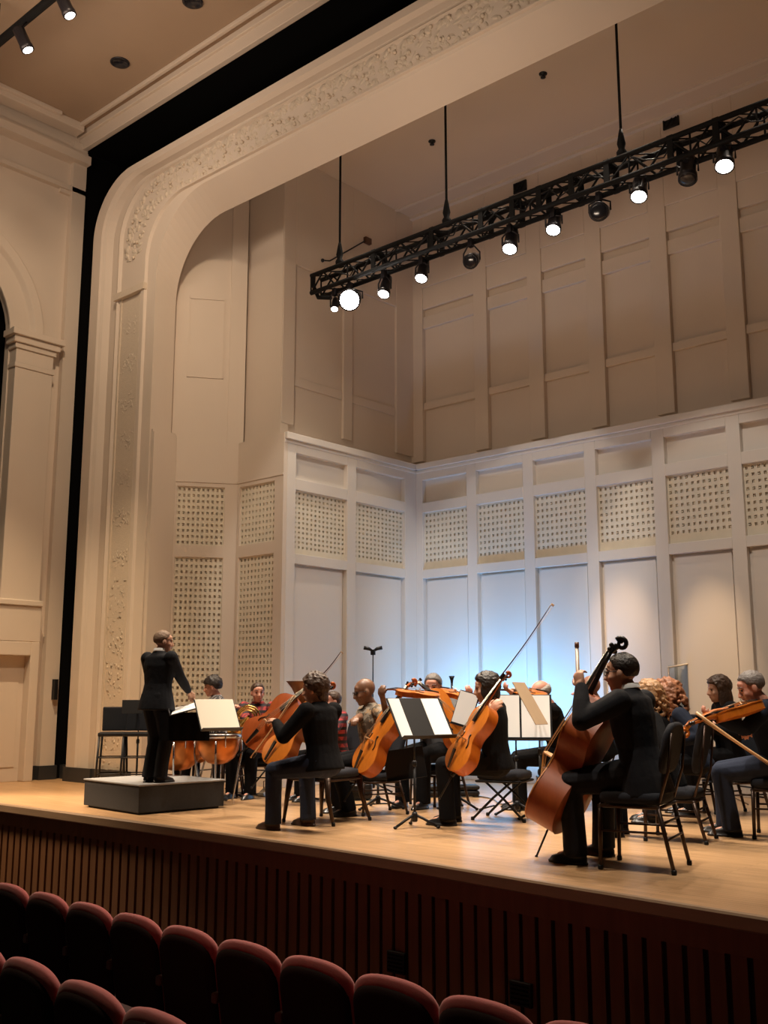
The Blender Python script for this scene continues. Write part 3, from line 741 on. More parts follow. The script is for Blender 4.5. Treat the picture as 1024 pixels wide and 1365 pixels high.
# orchestra chairs
def orch_chair(lb, x, y, dx, dy, h=.47, style='pad', w=.46, dp=.45, back=.45, group='orchestra chairs', um=None):
    t = thing('orchestra_chair', lb, 'chair', (x, y, 0), face(dx, dy), group)
    um = um or M['uphol']
    b = MB(); b.smooth = True
    def sq(cx, cy, rx, ry, z, n=28, e=5.0):
        return [V((cx + rx * math.copysign(abs(math.cos(a)) ** (2 / e), math.cos(a)), cy + ry * math.copysign(abs(math.sin(a)) ** (2 / e), math.sin(a)), z)) for a in [2 * PI * k / n for k in range(n)]]
    b.rings([sq(0, 0, w / 2 * k, dp / 2 * k, z) for k, z in ((.90, h - .085), (.985, h - .07), (1, h - .045), (.985, h - .02), (.93, h - .005), (.7, h + .006), (.3, h + .010))]); b.build('seat', um, t)
    if back:
        b = MB(); rows_ = []
        for s, off in ((.86, -.028), (.97, -.018), (1, 0), (.97, .018), (.86, .028)):
            rows_.append([V((p.x, -dp / 2 - .03 + off - (p.z) * .22, h + .12 + back * .5 + p.z)) for p in [V((q_.x, 0, q_.y)) for q_ in sq(0, 0, w * .48 * s, back * .5 * s, 0, 28, 3.2)]])
        b.rings(rows_); b.build('backrest', um, t)
        b = MB()
        for sx in (-1, 1): b = MB(); b.tube([(sx * w * .43, -dp / 2 + .02, h - .06), (sx * w * .43, -dp / 2 - .05, h + .15), (sx * w * .40, -dp / 2 - .06 - (back * .3) * .22, h + .12 + back * .8)], .011, 8); b.build('back_post', M['chairmetal'], t)
    fm = M['blackmetal'] if style == 'fold' else M['chairmetal']
    b = MB()
    for z in (h - .085,):
        for (a_, c_) in (((-w * .46, -dp * .46), (w * .46, -dp * .46)), ((w * .46, -dp * .46), (w * .46, dp * .46)), ((w * .46, dp * .46), (-w * .46, dp * .46)), ((-w * .46, dp * .46), (-w * .46, -dp * .46))):
            b.tube([(a_[0], a_[1], z - .012), (c_[0], c_[1], z - .012)], .013, 8)
    b.build('seat_frame', fm, t)
    for sx in (-1, 1):
        for sy in (-1, 1):
            b = MB()
            if style == 'taper':
                b.tube([(sx * w * .43, sy * dp * .42, h - .07), (sx * w * .46, sy * dp * .46, h * .5), (sx * w * (.50), sy * dp * (.5 if sy > 0 else .62), .012)], [.034, .025, .015], 10)
            elif style == 'fold':
                b.tube([(sx * w * .42, sy * dp * .3, h - .09), (sx * w * .44, -sy * dp * .12, h * .45), (sx * w * .45, -sy * dp * .55, .012)], .012, 8)
            else:
                b.tube([(sx * w * .45, sy * dp * .44, h - .09), (sx * w * .47, sy * dp * (.46 if sy > 0 else .64), .012)], [.017, .014], 8)
            o = b.build('leg', fm, t)
            e = V(b.v[-1]); c_ = V((sx * w * (.5 if style == 'taper' else (.45 if style == 'fold' else .47)), (sy * dp * (.5 if sy > 0 else .62)) if style == 'taper' else ((-sy * dp * .55) if style == 'fold' else sy * dp * (.46 if sy > 0 else .64)), 0))
            f_ = MB(); f_.lathe([(.016, .0), (.019, .008), (.018, .03), (.012, .034)], tuple(c_), 10); f_.build('foot_cap', M['plastic'], o)
    b = MB()
    if style == 'pad':
        for z, k in ((h * .62, .5), (h * .42, .56)): b.tube([(-w * .46, -dp * k, z), (w * .46, -dp * k, z)], .009, 6)
        for sx in (-1, 1): b.tube([(sx * w * .46, -dp * .56, h * .5), (sx * w * .46, dp * .45, h * .5)], .009, 6)
        b.build('stretcher', fm, t)
    elif style == 'fold':
        for sy in (-1, 1): b.tube([(-w * .44, sy * dp * .4, h * .22), (w * .44, sy * dp * .4, h * .22)], .008, 6)
        b.build('stretcher', fm, t)
    return t

# music stands
def tripod(t, h, r=.24, m=None, rot=0.0, pole=.013):
    m = m or M['blackmetal']
    b = MB(); b.tube([(0, 0, .06), (0, 0, h * .6)], pole, 8); b.tube([(0, 0, h * .55), (0, 0, h)], pole * .7, 8); b.build('pole', m, t)
    b = MB(); b.lathe([(.02, .05), (.028, .06), (.028, .12), (.018, .14)], (0, 0, 0), 10); b.build('collar', m, t); b = MB(); b.lathe([(.014, h * .58), (.022, h * .59), (.022, h * .63), (.012, h * .64)], (0, 0, 0), 10); b.build('clutch', m, t)
    for k in range(3):
        a = rot + 2 * PI * k / 3; b = MB()
        b.tube([(0, 0, .115), (r * .35 * math.cos(a), r * .35 * math.sin(a), .085), (r * math.cos(a), r * math.sin(a), .014)], [.013, .013, .012], 6)
        b.build('leg', m, t)
        b = MB(); b.ell((r * math.cos(a), r * math.sin(a), .014), (.02, .02, .014), n=8, m=6); b.build('foot_cap', M['plastic'], t.children[-1])
def music_stand(lb, base, desk_c, normal, upv, w, h, m=None, rot=0.0, pages=(), group='music stands', plab=(), pm=None, r=.24, lip=True):
    base = V(base); dc = V(desk_c)
    t = thing('music_stand', lb, 'music stand', tuple(base), 0, group)
    n = V(normal).normalized(); up = V(upv); up = (up - n * up.dot(n)).normalized(); x = up.cross(n)
    T = frame(dc - base, x, up, n)      # desk plane: x right, y up, z out to the reader
    b = MB(); b.box((-w / 2, -h / 2, -.008), (w / 2, h / 2, 0), T)
    b.build('desk', m or M['plastic'], t, .003)
    if lip:
        b = MB(); b.box((-w / 2, -h / 2 - .004, 0), (w / 2, -h / 2 + .004, .055), T); b.build('lip', m or M['plastic'], t)
    top = T @ V((0, -h * .08, -.02))
    b = MB(); b.box((-.045, -.06, -.03), (.045, .04, -.008), T); b.build('bracket', M['blackmetal'], t)
    tripod(t, max(.3, top.z - .02), r, None, rot)
    b = MB(); b.tube([(0, 0, max(.3, top.z - .04)), tuple(top)], .012, 8); b.build('neck', M['blackmetal'], t)
    for i, (x0, x1, y0, y1) in enumerate(pages):
        b = MB(); N_ = 6; rr = []
        for k in range(N_ + 1):
            xx = x0 + (x1 - x0) * k / N_; zz = .004 + .0015 * math.sin(PI * k / N_)
            rr.append([T @ V((xx, y0, zz)), T @ V((xx, y1, zz)), T @ V((xx, y1, zz - .003)), T @ V((xx, y0, zz - .003))])
        b.rings(rr, True, True, False)
        o = b.build('sheet_music', pm or M['paper'], None); o.location = base
        tag(o, plab[i], 'sheet music', 'sheets of music on the stands')
    return t

# ------------------------------------------------------------------ string instruments
def hw_violin(t, W0, W1, Ww):
    """half-width of the outline, t from the bottom (0) to the top (1)"""
    pts = [(0, 0), (.015, .36), (.05, .62), (.12, .88), (.21, 1.0), (.30, .95), (.37, .78), (.405, .70), (.45, .58), (.52, .535), (.58, .545), (.635, .62), (.66, .68), (.72, .735), (.80, .76), (.88, .70), (.94, .52), (.98, .3), (1, .09)]
    for (a, u), (c, v) in zip(pts[:-1], pts[1:]):
        if a <= t <= c:
            k = (t - a) / (c - a); val = u + (v - u) * k; break
    lo = 1.0
    if t > .58: return val / .76 * W1 / 2
    if t < .42: return val * W0 / 2
    k = (t - .42) / .16
    return (val * W0 / 2) * (1 - k) + (val / .76 * W1 / 2) * k
def hw_bass(t, W0, W1, Ww):
    pts = [(0, .3), (.01, .55), (.05, .78), (.12, .94), (.21, 1.0), (.30, .94), (.38, .76), (.43, .64), (.48, .57), (.55, .56), (.6, .62), (.65, .70), (.70, .74), (.75, .735), (.81, .64), (.87, .46), (.93, .29), (.97, .19), (1, .13)]
    for (a, u), (c, v) in zip(pts[:-1], pts[1:]):
        if a <= t <= c: return (u + (v - u) * (t - a) / (c - a)) * W0 / 2
def strings_instrument(name, lb, cat, group, bottom, scroll, normal, L, W0, W1, rib, kind='cello', belly=None, sides=None, neck_len=None, endpin=0, arch=1.0, nk=1.0, fbm=None):
    """bottom: world point of the lower end, scroll: world point the neck runs towards; normal: way the belly looks."""
    bottom = V(bottom); ax = (V(scroll) - bottom); tot = ax.length; ax.normalize()
    n = V(normal); n = (n - ax * n.dot(ax)).normalized(); x = ax.cross(n)     # x to the side, ax along, n out
    t = thing(name, lb, cat, tuple(bottom), 0, group)
    T = frame((0, 0, 0), x, ax, n)
    hw = hw_bass if kind == 'bass' else hw_violin
    ts = [0, .008, .02, .04, .07, .1, .14, .18, .22, .27, .32, .36, .39, .42, .46, .5, .54, .58, .61, .64, .67, .71, .75, .79, .83, .87, .91, .94, .965, .985, 1]
    # body (back and ribs)
    NW = 9
    b = MB(); b.mi = 0
    side = [(hw(q, W0, W1, 0), q * L) for q in ts]
    out = [(h_, y) for h_, y in side] + [(-h_, y) for h_, y in side[::-1]]
    def plate(z0, bulge, ov, b):
        rows_ = []
        for h_, y in side:
            h2 = h_ + ov; r_ = []
            yy = y + (ov if y > L * .5 else -ov) * (1 if (y < .01 * L or y > .99 * L) else 0)
            for k in range(NW):
                u = -1 + 2 * k / (NW - 1)
                zz = z0 + bulge * (1 - u * u) * max(0, math.sin(PI * min(1, max(0, y / L)))) ** .6
                r_.append(T @ V((u * h2, yy, zz)))
            rows_.append(r_)
        b.rings(rows_, False, False, True)
    plate(-rib, -.03 * arch * L, .004, b)
    b.smooth = True
    nO = len(out)
    b.rings([[T @ V((h_, y, -rib)) for h_, y in out], [T @ V((h_, y, 0)) for h_, y in out]], True, False, True)
    b.build('body', sides or M['cello'], t)
    b = MB(); plate(0, .03 * arch * L, .006, b)
    rim = [(h_ + (.006 if h_ > 0 else -.006), y) for h_, y in out]
    b.rings([[T @ V((h_, y, -.008)) for h_, y in rim], [T @ V((h_, y, .001)) for h_, y in rim]], True, False, False)
    b.build('belly', belly or M['spruce'], t)
    zb = .03 * arch * L
    for sx in (-1, 1):
        b = MB()
        p_ = [(sx * W0 * (.16 + .085 * (1 - k / 8)) + sx * .012 * math.sin(k / 8 * 2 * PI), L * (.36 + .19 * k / 8), zb * (.62 + .2 * k / 8) + .003) for k in range(9)]
        b.tube([T @ V(q) for q in p_], [.004 + .003 * L] + [.005 * L + .002] * 7 + [.004 + .003 * L], 6)
        b.build('f_hole', M['ebony'], t)
    nl = neck_len or (tot - L)
    tilt = .055 * L
    # neck, fingerboard, scroll
    z1 = zb * .2
    b = MB(); s_ = L / .75 * nk
    b.rings([[T @ V((u * wd, y, z + v)) for u, v in ((-1, 0), (-.8, -.9 * dpp), (0, -1.2 * dpp), (.8, -.9 * dpp), (1, 0))] for y, wd, dpp, z in ((L - .02, .020 * s_, .03 * s_, z1), (L + .03, .018 * s_, .022 * s_, z1), (L + nl * .5, .016 * s_, .017 * s_, z1 - tilt * .3), (L + nl * .74, .015 * s_, .016 * s_, z1 - tilt * .5))], True, True, True)
    b.build('neck', (sides or M['cello']) if kind != 'bass' else M['ebony'], t)
    b = MB(); b.rings([[T @ V((-wd, y, z)), T @ V((wd, y, z)), T @ V((wd * .8, y, z + .008 * s_)), T @ V((0, y, z + .012 * s_)), T @ V((-wd * .8, y, z + .008 * s_))] for y, wd, z in ((L * .72, .028 * s_, z1 + zb * 1.2), (L, .025 * s_, z1 + .02 * s_), (L + nl * .73, .017 * s_, z1 - tilt * .45))], True, True, False); b.build('fingerboard', M[fbm or 'ebony'], t)
    b = MB(); y0 = L + nl * .72; pz = z1 - tilt * .5
    b.rings([[T @ V((u * wd, y, z + v * dd)) for u, v in ((-1, .5), (1, .5), (1, -.5), (-1, -.5))] for y, wd, z, dd in ((y0, .017 * s_, pz - .006, .03 * s_), (y0 + nl * .17, .014 * s_, pz - .03 * s_, .03 * s_))], True, True, False)
    cy, cz = y0 + nl * .2, pz - .055 * s_
    sp_ = [(0, cy + (.034 * s_ * (1 - k / 26)) * math.cos(1.3 - k * .42), cz + .010 * s_ + (.034 * s_ * (1 - k / 26)) * math.sin(1.3 - k * .42)) for k in range(20)]
    b.tube([T @ V(q) for q in sp_], [(.014 if k > 2 else .016) * s_ * (1 - k / 60) for k in range(20)], 8)
    b.build('scroll', (sides or M['cello']) if kind != 'bass' else M['ebony'], t)
    for k in range(4):
        b = MB(); y = y0 + nl * (.03 + .035 * k); sx = 1 if k % 2 else -1
        b.tube([T @ V((-sx * .018 * s_, y, pz - .012 * s_)), T @ V((sx * .045 * s_, y, pz - .012 * s_))], .0045 * s_, 6)
        b.ell(T @ V((sx * .055 * s_, y, pz - .012 * s_)), (.014 * s_,) * 3, n=8, m=6); b.build('tuning_peg', M['ebony'], t)
    yb = L * .455; hb = .085 * s_ / nk if kind != 'viola' else .033
    b = MB(); b.prism([(-.045 * s_, 0), (-.03 * s_, 0), (-.02 * s_, hb * .35), (.02 * s_, hb * .35), (.03 * s_, 0), (.045 * s_, 0), (.032 * s_, hb * .9), (0, hb), (-.032 * s_, hb * .9)], -.005, .005, T @ Matrix.Translation((0, yb, zb * .95)) @ Matrix.Rotation(PI / 2, 4, 'X')); b.build('bridge', M['maple'], t)
    b = MB(); b.rings([[T @ V((-wd, y, z)), T @ V((wd, y, z)), T @ V((wd * .7, y, z + .012)), T @ V((-wd * .7, y, z + .012))] for y, wd, z in ((.01, .012 * s_, zb * .3 + .012), (L * .28, .028 * s_, zb + hb * .42))], True, True, False); b.build('tailpiece', M['ebony'], t)
    for k in range(4):
        u = (k - 1.5) / 1.5; b = MB()
        b.tube([T @ V(q) for q in ((u * .02 * s_, L * .28, zb + hb * .45), (u * .027 * s_, yb, zb + hb * (1 - .08 * u * u)), (u * .011 * s_, y0, z1 - tilt * .45 + .012 * s_))], .0016 * s_ + .0006, 5); b.build('string', M['string'], t)
    if endpin:
        b = MB(); e = T @ V((0, -.0, -rib * .5)); d = -ax
        b.tube([e, e + d * endpin], .008, 8); b.lathe([(.02, 0), (.018, .03), (.01, .04)], tuple(e), 8, (lookm((0, 0, 0), -d)).to_3x3()); b.ell(e + d * endpin, .012, n=8, m=6); b.build('endpin', M['blackmetal'], t)
    return t, bottom, T
def bow(lb, a, c, group='bows', m=None, r=.006, side=V((0, 0, -1))):
    a, c = V(a), V(c); ax = (c - a); ln = ax.length; ax.normalize(); s = (side - ax * side.dot(ax)).normalized()
    t = thing('bow', lb, 'bow', tuple(a), 0, group)
    b = MB(); b.tube([ax * ln * k / 8 + s * -.012 * math.sin(PI * k / 8) * -1 for k in range(9)], [r - r * .4 * k / 8 for k in range(9)], 8); b.build('stick', m or M['wooddark'], t)
    b = MB(); b.tube([ax * ln * .07 + s * .026, ax * ln * .985 + s * .022], .0016, 5); b.build('hair', M['maple'], t)
    b = MB(); T = frame((0, 0, 0), ax, ax.cross(s), s); b.box((ln * .02, -.006, .004), (ln * .09, .006, .032), T); b.build('frog', M['ebony'], t, .002)
    b = MB(); b.box((ln * .975, -.005, .0), (ln, .005, .028), T); b.build('tip', M['maple'], t, .002)
    return t
# ================================================================== PEOPLE
def ik(a, c, l1, l2, pole):
    a, c = V(a), V(c); d = c - a; L_ = d.length; mx = (l1 + l2) * .995
    if L_ > mx: c = a + d * (mx / L_); d = c - a; L_ = mx
    d.normalize(); k = (l1 * l1 - l2 * l2 + L_ * L_) / (2 * L_); h = math.sqrt(max(0, l1 * l1 - k * k))
    p = V(pole); p = (p - d * p.dot(d)); p = p.normalized() if p.length > 1e-6 else d.orthogonal().normalized()
    return a + d * k + p * h, c
def sm(x, a, b):
    x = max(0, min(1, (x - a) / (b - a))); return x * x * (3 - 2 * x)
def hand(b, W, f, n, curl=35, spread=.021, sgn=1, k=1.0):
    """palm, four fingers and a thumb: W wrist, f along the hand, n out of the palm, sgn side of the thumb."""
    f = f.normalized(); n = (n - f * n.dot(f)).normalized(); s_ = f.cross(n) * sgn
    T = frame((0, 0, 0), s_, f, n).to_3x3()
    b.ell(W + f * .045 * k, (.040 * k, .054 * k, .017 * k), T, 12, 8)
    b.tube([W - f * .02 * k, W + f * .03 * k], [.026 * k, .030 * k], 8)
    for i, (ln, off) in enumerate(((.068, -.004), (.077, 0), (.072, -.003), (.056, -.012))):
        u = (1.5 - i) * spread * k
        p = W + f * (.085 + off) * k + s_ * u
        pts = [p - f * .02 * k, p]; a = 0
        for j, q in enumerate((.45, .31, .24)):
            a += R(curl) * (1, .95, .6)[j]
            d = (f * math.cos(a) + n * math.sin(a) + s_ * (u * 1.2)).normalized()
            p = p + d * ln * q * k; pts.append(p)
        b.tube(pts, [.010 * k, .0098 * k, .009 * k, .0083 * k, .0068 * k], 8)
        b.ell(pts[-1], .0068 * k, n=8, m=6)
    p = W + f * .022 * k + s_ * .030 * k
    p1 = p + (f * .55 + s_ * .75 + n * .25).normalized() * .034 * k
    p2 = p1 + (f * .8 + s_ * .25 + n * .45).normalized() * .030 * k
    p3 = p2 + (f * .85 - s_ * .1 + n * .5).normalized() * .022 * k
    b.tube([W + f * .015 * k + s_ * .015 * k, p, p1, p2, p3], [.014 * k, .0135 * k, .0115 * k, .010 * k, .0075 * k], 8)
def cone(b, pts, rs, n=12):
    b.tube(pts, rs, n)
    for p, r in zip(pts, rs): b.ell(p, r, n=n, m=8)
def person(lb, at, heading, s=1.0, hz=.5, lean=5, roll=0, twist=0, yaw=0, pitch=0, hroll=0, hs=1.0,
           handL=None, handR=None, poleL=(-.6, -.3, -.8), poleR=(.6, -.3, -.8), nL=(0, 0, -1), nR=(0, 0, -1), curl=35, fL=None, fR=None,
           footL=(-.12, .42, 0), footR=(.12, .42, 0), kneeL=(-.12, 1, .6), kneeR=(.12, 1, .6), toes=(0, 0),
           skin='skin', hair='hairdark', style='short', top='suit', legs='cloth', shoes='leather', jacket=0.0, collar=None, short=False,
           glasses=False, vox=.008, stand=False, group='musicians and conductor', fat=1.12, ponytail=False, world=True):
    root = thing('person', lb, 'person', at, face(*heading), group); root.scale = (s, s, s)
    inv = (Matrix.Translation(V(at)) @ rotz(face(*heading)) @ Matrix.Scale(s, 4)).inverted()
    W2 = lambda p: inv @ V(p)
    P = V((0, 0, hz))
    T3 = (Matrix.Rotation(R(twist), 3, 'Z') @ Matrix.Rotation(R(roll), 3, 'Y') @ Matrix.Rotation(R(-lean), 3, 'X'))
    tp = lambda x, y, z: P + T3 @ V((x, y, z))
    nb = tp(0, -.005, .50)
    H3 = Matrix.Rotation(R(yaw), 3, 'Z') @ Matrix.Rotation(R(-pitch), 3, 'X') @ Matrix.Rotation(R(hroll), 3, 'Y')
    hc = nb + T3 @ V((0, .022, .022)) + H3 @ V((0, .018, .085 * hs))
    hp = lambda x, y, z: hc + H3 @ (V((x, y, z)) * hs)
    shL, shR = tp(-.178 * (.45 + .55 * fat), -.005, .428), tp(.178 * (.45 + .55 * fat), -.005, .428)
    hipL, hipR = P + V((-.09, 0, -.02)), P + V((.09, 0, -.02))
    sk = M[skin]
    handL = W2(handL) if handL is not None else P + V((-.16, .36, .10))
    handR = W2(handR) if handR is not None else P + V((.16, .36, .10))
    r3 = (Matrix.Rotation(-face(*heading), 3, 'Z'))
    fLd = None if fL is None else r3 @ V(fL); fRd = None if fR is None else r3 @ V(fR)
    nLd, nRd = r3 @ V(nL), r3 @ V(nR)
    # wrist sits back of the grip point
    wl = handL - (fLd.normalized() if fLd else (handL - shL).normalized()) * .075
    wr = handR - (fRd.normalized() if fRd else (handR - shR).normalized()) * .075
    elL, wl = ik(shL, wl, .285, .255, poleL); elR, wr = ik(shR, wr, .285, .255, poleR)
    if fLd is None: fLd = (handL - elL).normalized() if (handL - elL).length > .1 else (wl - elL)
    if fRd is None: fRd = (handR - elR).normalized() if (handR - elR).length > .1 else (wr - elR)
    aL, aR = V(footL) + V((0, 0, .085)), V(footR) + V((0, 0, .085))
    knL, aL = ik(hipL, aL, .43, .41, kneeL); knR, aR = ik(hipR, aR, .43, .41, kneeR)
    # ---------------- body: one continuous surface
    b = MB()
    def trings(k, rows):
        return [[tp(rx * k * fat * math.cos(2 * PI * j / 20), y + ry * k * math.sin(2 * PI * j / 20), z) for j in range(20)] for z, rx, ry, y in rows]
    core = [(-.09, .10, .08, 0), (-.03, .145, .105, 0), (.06, .145, .105, 0), (.14, .135, .10, .005), (.24, .150, .108, .01), (.34, .162, .112, .008), (.41, .150, .098, 0), (.455, .105, .075, -.005), (.49, .062, .056, -.006)]
    b.rings(trings(.92, core))
    cone(b, [nb + T3 @ V((0, 0, -.06)), nb, hp(0, -.008, -.05)], [.062, .053, .050 * hs], 12)
    HT = H3
    def he(c, r): b.ell(hp(*c), tuple(q * hs for q in r), HT, 18, 12)
    he((0, -.014, .032), (.074, .092, .086)); he((0, .020, -.018), (.063, .069, .088)); he((0, .034, -.066), (.047, .050, .044)); he((0, .062, -.090), (.021, .019, .018))
    he((0, .070, .024), (.050, .020, .012)); he((0, .062, .045), (.048, .022, .03))
    for sx in (-1, 1):
        he((sx * .036, .056, -.026), (.024, .022, .024)); he((sx * .076, -.008, -.008), (.010, .020, .031))
    b.tube([hp(0, .080, .016), hp(0, .096, -.012), hp(0, .104, -.026), hp(0, .086, -.036)], [.009 * hs, .011 * hs, .015 * hs, .012 * hs], 8)
    for sx in (-1, 1): he((sx * .012, .092, -.030), (.009, .010, .008))
    he((0, .082, -.052), (.023, .010, .0065)); he((0, .079, -.063), (.020, .011, .007))
    for sh, el, wr_, hd, n_, sg in ((shL, elL, wl, fLd, nLd, 1), (shR, elR, wr, fRd, nRd, -1)):
        cone(b, [sh, sh.lerp(el, .5), el], [.048, .045, .038], 10); cone(b, [el, el.lerp(wr_, .35), wr_], [.038, .039, .027], 10)
        hand(b, wr_, hd, n_, curl, sgn=sg)
    for hp_, kn, an in ((hipL, knL, aL), (hipR, knR, aR)):
        cone(b, [hp_, hp_.lerp(kn, .5), kn], [.078, .066, .050], 10); cone(b, [kn, kn.lerp(an, .35), an], [.048, .050, .034], 10)
        b.ell(an + V((0, .05, -.04)), (.032, .09, .03), None, 10, 7)
    remeshed(b, 'body', sk, root, vox, 3)
    # face details
    for sx in (-1, 1):
        e = MB(); e.ell(hp(sx * .030, .0765, .006), tuple(q * hs for q in (.0125, .008, .0065)), HT, 10, 8); e.build('eye', M['eye'], root)
    e = MB(); e.ell(hp(0, .0845, -.0575), tuple(q * hs for q in (.020, .009, .0055)), HT, 12, 8); e.build('mouth', M['lips'], root)
    # ---------------- hair
    if style != 'bald':
        h = MB()
        n_, m_ = 40, 24; vs = []; fs = []
        amp = dict(short=.007, wavy=.026, bob=.022, long=.022, curly=.045, rim=.008, crop=.007, bangs=.022)[style]
        for i in range(1, m_):
            a = PI * i / m_
            for j in range(n_):
                c = 2 * PI * j / n_; d = V((math.sin(a) * math.cos(c), math.sin(a) * math.sin(c), math.cos(a)))
                fr = d.y; e_ = d.z
                low = {'short': -.62, 'crop': -.55, 'wavy': -.95, 'bob': -.9, 'long': -.95, 'curly': -.95, 'rim': -.6, 'bangs': -.7}[style]
                front = {'short': .55, 'crop': .60, 'wavy': .38, 'bob': .5, 'long': .3, 'curly': .3, 'rim': 3, 'bangs': .12}[style]
                side = {'short': -.10, 'crop': -.02, 'wavy': -.35, 'bob': -.9, 'long': -.9, 'curly': -.8, 'rim': -.1, 'bangs': -.15}[style]
                line = low + (side - low) * sm(fr, -.35, .12) + (front - side) * sm(fr, .28, .72)
                mk = sm(e_, line - .10, line + .06)
                if style == 'rim': mk *= 1 - sm(e_, .12, .35)
                nz_ = noise.noise(d * (5 if style == 'curly' else 7) + V((len(lb), 0, 0)))
                st_ = noise.noise(V((math.cos(c) * 9, math.sin(c) * 9, e_ * 2)))
                rr = V((.074, .092, .086))
                base = V((d.x * rr.x, d.y * rr.y, d.z * rr.z))
                lo_ = .955 if style in ('short', 'crop', 'rim') else .90
                q = base * lo_ + (base * (1.01 - lo_) + d * (amp * (1 + .55 * nz_ + .3 * st_))) * mk
                vs.append(hp(q.x, q.y - .014, q.z + .032))
        vs += [hp(0, -.014, .032 + .086 * (1.01 if style != 'rim' else .9) + (amp if style != 'rim' else 0)), hp(0, -.014, -.04)]
        for i in range(m_ - 2):
            for j in range(n_):
                k = (j + 1) % n_; fs.append((i * n_ + j, (i + 1) * n_ + j, (i + 1) * n_ + k, i * n_ + k))
        for j in range(n_):
            k = (j + 1) % n_; fs.append((len(vs) - 2, j, k)); fs.append((len(vs) - 1, (m_ - 2) * n_ + k, (m_ - 2) * n_ + j))
        h.add(vs, fs, True)
        def hl(c, r): h.ell(hp(*c), tuple(q * hs for q in r), HT, 14, 10)
        if style == 'bob':
            for sx in (-1, 1): hl((sx * .066, -.005, -.03), (.026, .062, .085))
            hl((0, -.07, -.03), (.07, .04, .085))
        if style == 'long':
            for sx in (-1, 1): hl((sx * .070, -.02, -.07), (.028, .060, .13))
            hl((0, -.07, -.08), (.085, .045, .16))
        if style == 'wavy': hl((0, -.07, -.04), (.07, .04, .07))
        if style == 'curly':
            for k in range(170):
                a = random.uniform(0, 2 * PI); z = random.uniform(-.20, .10); rad = .085 + .035 * (1 - abs(z + .05) / .2)
                y = math.sin(a) * rad * 1.0 - .035
                if y > .03 and z < .06: continue
                hl((math.cos(a) * rad, y, z), (.017, .017, .019))
        if ponytail:
            h.tube([hp(0, -.09, .02), hp(0, -.14, -.02), hp(0, -.15, -.12), hp(0, -.13, -.22)], [.02, .03, .028, .008], 10)
        for sx in (-1, 1):
            if style in ('short', 'crop', 'wavy', 'rim', 'bob', 'bangs', 'long'):
                h.tube([hp(sx * .014, .087, .030), hp(sx * .032, .084, .034), hp(sx * .05, .070, .029)], [.003 * hs, .004 * hs, .003 * hs], 6)
        if style in ('bob', 'wavy', 'curly', 'long'):
            remeshed(h, 'hair', M[hair], root, .008 if style == 'curly' else .006, 1)
        else: h.build('hair', M[hair], root)
    # ---------------- clothing
    tk = 1.13
    c = MB()
    rows = [(-.075 - jacket * .75, .165 + jacket * .15, .135 + jacket * .12, -.0), (-.05, .165, .132, 0)] + core[2:]
    c.rings(trings(tk, rows))
    c.ell(tp(0, -.01, .415), (.178 * fat, .10, .068), T3, 16, 10); c.rings(trings(1.0, [(.42, .13, .09, -.004), (.47, .085, .07, -.006), (.505, .066, .062, -.004)]))
    for sh, el, wr_ in ((shL, elL, wl), (shR, elR, wr)):
        mid = sh.lerp(el, .5)
        if short: cone(c, [sh, mid, sh.lerp(el, .75)], [.068, .060, .056], 12)
        else:
            cone(c, [sh, mid, el], [.078, .068, .060], 12); w2 = el.lerp(wr_, .93); cone(c, [el, el.lerp(wr_, .5), w2], [.060, .055, .043], 12)
    if jacket:
        for sx in (-1, 1):
            cone(c, [tp(sx * .08, .0, .0), hipL.lerp(knL, .12) if sx < 0 else hipR.lerp(knR, .12)], [.115, .105], 12)
    remeshed(c, 'jacket' if jacket else 'shirt', M[top], root, max(vox, .009), 4)
    g = MB(); g.ell(P + V((0, -.005, -.025)), (.160 * fat, .125, .115), None, 16, 10)
    for hp_, kn, an in ((hipL, knL, aL), (hipR, knR, aR)):
        fk = .5 + .5 * fat; cone(g, [hp_, hp_.lerp(kn, .5), kn], [.098 * fat, .088 * fk, .070 * fk], 12); cone(g, [kn, kn.lerp(an, .4)], [.069 * fk, .070 * fk], 12)
        g.tube([kn.lerp(an, .3), kn.lerp(an, .7), an + V((0, 0, -.035))], [.069 * fk, .067 * fk, .070 * fk], 12)
    remeshed(g, 'trousers', M[legs], root, max(vox, .009), 4)
    for an, tz in ((aL, toes[0]), (aR, toes[1])):
        f_ = MB(); Rz = Matrix.Rotation(R(tz), 3, 'Z'); o_ = V((an.x, an.y, an.z - .085))
        fp = lambda x, y, z: o_ + Rz @ V((x, y, z))
        rows_ = [[fp(rx * math.cos(2 * PI * j / 16), yc + ry * math.sin(2 * PI * j / 16), z) for j in range(16)] for z, rx, ry, yc in ((0, .045, .135, .055), (.014, .047, .138, .055), (.016, .043, .132, .055), (.04, .042, .122, .045), (.06, .038, .09, .02), (.085, .036, .052, -.012), (.10, .036, .048, -.014))]
        f_.rings(rows_); f_.build('shoe', M[shoes], root)
    if collar:
        k_ = MB(); k_.rings([[nb + T3 @ V(((.060 + q) * math.cos(2 * PI * j / 20), (.060 + q) * math.sin(2 * PI * j / 20) + y, z + (.012 if math.sin(2 * PI * j / 20) < .4 else -.012))) for j in range(20)] for q, z, y in ((.010, -.004, 0), (.004, .022, 0), (-.001, .026, 0), (-.005, .018, 0))], True, False, True)
        k_.build('collar', M[collar], root)
